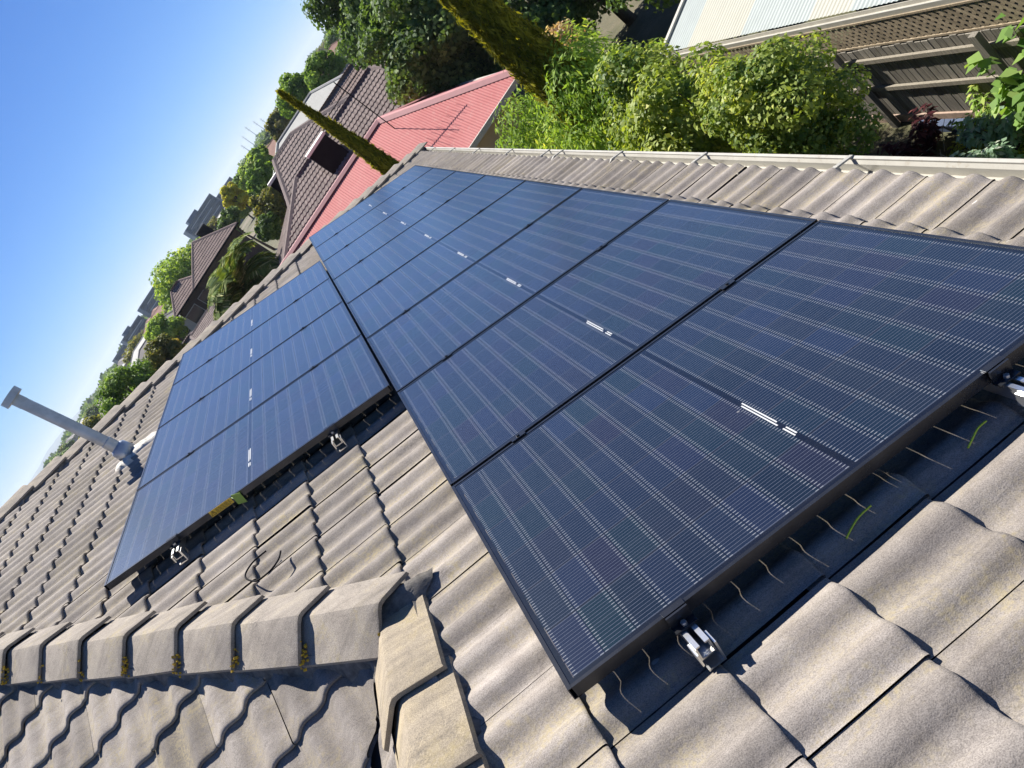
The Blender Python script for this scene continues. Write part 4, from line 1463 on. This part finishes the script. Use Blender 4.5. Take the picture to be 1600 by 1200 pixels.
# suburb beyond: repeated houses and trees, each its own thing
protos = []
for k, (mk, sd_) in enumerate((('lf_dark', 1), ('lf_mid', 2), ('lf_olive', 3), ('lf_light', 4))):
    rgk = np.random.default_rng(90 + k)
    root = thing('suburb_tree', (0, 0, GZ), 'x', 'tree')
    V, F, T, cc = crown_arrays(rgk, (0, 0, GZ + 5.2), (3.4, 3.4, 3.0), 38, 2400, .62, .42, .32)
    mesh_obj('crown', V, F, M[mk], root, T)
    trunk_mb((0, 0, GZ), (0, 0, GZ + 5), .22, [cc[i] for i in range(6)], rgk).obj('trunk', M['bark'], root)
    protos.append(root)
rg = np.random.default_rng(100)
used = [False] * 4
lab = ['dark green suburban tree far off among the roofs', 'mid green suburban tree far off among the roofs', 'olive suburban tree far off among the roofs', 'light green suburban tree far off among the roofs']
for i in range(120):
    k = int(rg.integers(0, 4))
    r = 130 * (6.5 ** rg.uniform(0, 1))
    az = rg.uniform(-30, 24)
    o = protos[k] if not used[k] else copy_tree(protos[k])
    used[k] = True
    p = polar(az, r)
    o.location = (p.x, p.y, GZ)
    s_ = rg.uniform(.62, 1.0)
    o.scale = (s_ * rg.uniform(.9, 1.4), s_ * rg.uniform(.9, 1.4), s_ * .86)
    o.rotation_euler = (0, 0, rg.uniform(0, 6.28))
    tag(o, lab[k], 'tree', ['dark', 'mid green', 'olive', 'light green'][k] + ' trees of the far suburb')
rm = [plain('far_terracotta_tiles', (.24, .12, .085), .9, 0, .25, .6), plain('far_grey_tiles', (.16, .145, .14), .9, 0, .2, .6), M['pale_metal']]
lb = ['far suburban house with a terracotta hip roof', 'far suburban house with a grey hip roof', 'far suburban house with a pale metal hip roof']
hp = []
for k in range(3):
    hp.append(hip_house('suburb_house', lb[k], 0, 0, 7.5, 5.0, 5.0, 5.0, GZ + 2.9, 2.2, 0, rm[k], M['palewall'], 'flat', .5))
usedh = [False] * 3
for i in range(44):
    k = int(rg.integers(0, 3))
    r = 115 * (5.0 ** rg.uniform(0, 1))
    az = rg.uniform(-28, 14)
    o = hp[k] if not usedh[k] else copy_tree(hp[k])
    usedh[k] = True
    p = polar(az, r)
    o.location = (p.x, p.y, GZ)
    o.rotation_euler = (0, 0, rg.choice([0, 1.57]) + rg.normal() * .15)
    o['group'] = ['terracotta', 'grey', 'pale'][k] + ' roofed houses of the far suburb'
# tree belt at the horizon
n = 46000
az = rg.uniform(-36, 26, n); r = rg.uniform(650, 1500, n)
blob = 5.0 + 2.2 * np.sin(az * 3.1) + 1.6 * np.sin(az * 11.3 + r * .01) + 1.2 * np.sin(az * 29)
h = rg.uniform(0, 1, n) ** .7 * np.clip(blob, 1.5, 10)
C = np.stack([EYE.x + r * np.sin(np.radians(az)), EYE.y + r * np.cos(np.radians(az)), GZ + h], 1)
Nn = rg.normal(size=(n, 3)) + np.array([0, -.5, .8]); Nn /= np.linalg.norm(Nn, axis=1)[:, None]
V, F, T = leaf_arrays(C, Nn, 4.2, 2.8, rg, np.clip(rg.normal(.4, .25, n), 0, 1))
tag(mesh_obj('tree_belt', V, F, M['lf_dark'], None, T), 'dark belt of far-off trees along the horizon', None, None, 'stuff')

# office blocks
M['office'] = plain('blue_grey_cladding', (.13, .17, .22), .5, 0, .15, .05)
M['office_glass'] = plain('office_glazing', (.05, .075, .11), .1, .2, .2, .05)
M['office_white'] = plain('white_spandrel', (.55, .58, .60), .6, 0, .05, .05)
def office(az, r, w, d, h, label, floors, seed, tower=True):
    c = polar(az, r)
    yaw = -R(az) + R(8)
    X = Vector((math.cos(yaw), math.sin(yaw), 0)); Y = Vector((-X.y, X.x, 0)); Z = Vector((0, 0, 1))
    root = thing('office_block', (c.x, c.y, GZ), label, 'building')
    b = MB(); b.box((c.x, c.y, GZ + h / 2), (w, d, h), (X, Y, Z))
    b.obj('wall', M['office'], root)
    for k in range(floors):
        z = GZ + h * (k + .55) / floors
        b = MB(); b.box(c + Vector((0, 0, z)) - Y * (d / 2 + .12) , (w * .94, .2, h / floors * .5), (X, Y, Z))
        wv = b.obj('window_band', M['office_glass'], root)
        b = MB()
        b.box(c + Vector((0, 0, z - h / floors * .36)) - Y * (d / 2 + .2), (w * (.5 if k % 2 else .8), .3, h / floors * .16), (X, Y, Z))
        b.obj('spandrel', M['office_white'], wv)
    if tower:
        b = MB(); b.box(c + Vector((0, 0, GZ + h + h * .07)) - X * w * .12, (w * .34, d * .5, h * .14), (X, Y, Z))
        b.obj('plant_room', M['office'], root)
office(-5.9, 420, 21, 16, 11.8, 'blue-grey office block with white bands, the tallest on the sky line', 5, 1)
office(-3.6, 470, 13, 14, 8.6, 'low blue-grey office block half hidden by the golden tree', 3, 2, False)
office(-12.2, 400, 12, 14, 10.2, 'blue-grey office block between the large round tree and the yellow-green tree', 4, 3, False)
office(-14.4, 430, 14, 12, 9.0, 'low pale-banded building on the sky line above the dark olive bush', 3, 4)
office(-15.9, 480, 12, 12, 7.6, 'distant low building right of the round sunlit tree', 2, 5, False)
# masts on the horizon
for i, (az, hh) in enumerate(((-.6, 15), (-.1, 18), (.5, 20), (1.1, 17), (1.5, 14))):
    p = polar(az, 700)
    b = MB(); b.tube([(p.x, p.y, GZ), (p.x, p.y, GZ + hh)], [.35, .15], 6)
    for q in (.8, .92): b.bar((p.x - 1.2, p.y, GZ + hh * q), (p.x + 1.2, p.y, GZ + hh * q), .18)
    tag(b.obj('power_pole', M['galv']), 'thin pole standing above the far tree line', 'pole', 'row of thin poles on the far sky line')

# ------------------------------------------------------------------ air
hz = bpy.data.materials.new('haze')
hz.use_nodes = True
nt = hz.node_tree
nt.nodes.remove(nt.nodes['Principled BSDF'])
pv_ = nt.nodes.new('ShaderNodeVolumePrincipled')
pv_.inputs['Color'].default_value = (.78, .88, 1.0, 1)
pv_.inputs['Density'].default_value = 1.6e-4
pv_.inputs['Anisotropy'].default_value = .2
nt.links.new(pv_.outputs[0], nt.nodes['Material Output'].inputs['Volume'])
b = MB()
b.box((0, 4500, (GZ - 1 + 95) / 2), (18200, 9300, 95 - GZ + 1))
tag(b.obj('haze', hz), 'thin blue haze that pales the far hills', None, None, 'stuff')
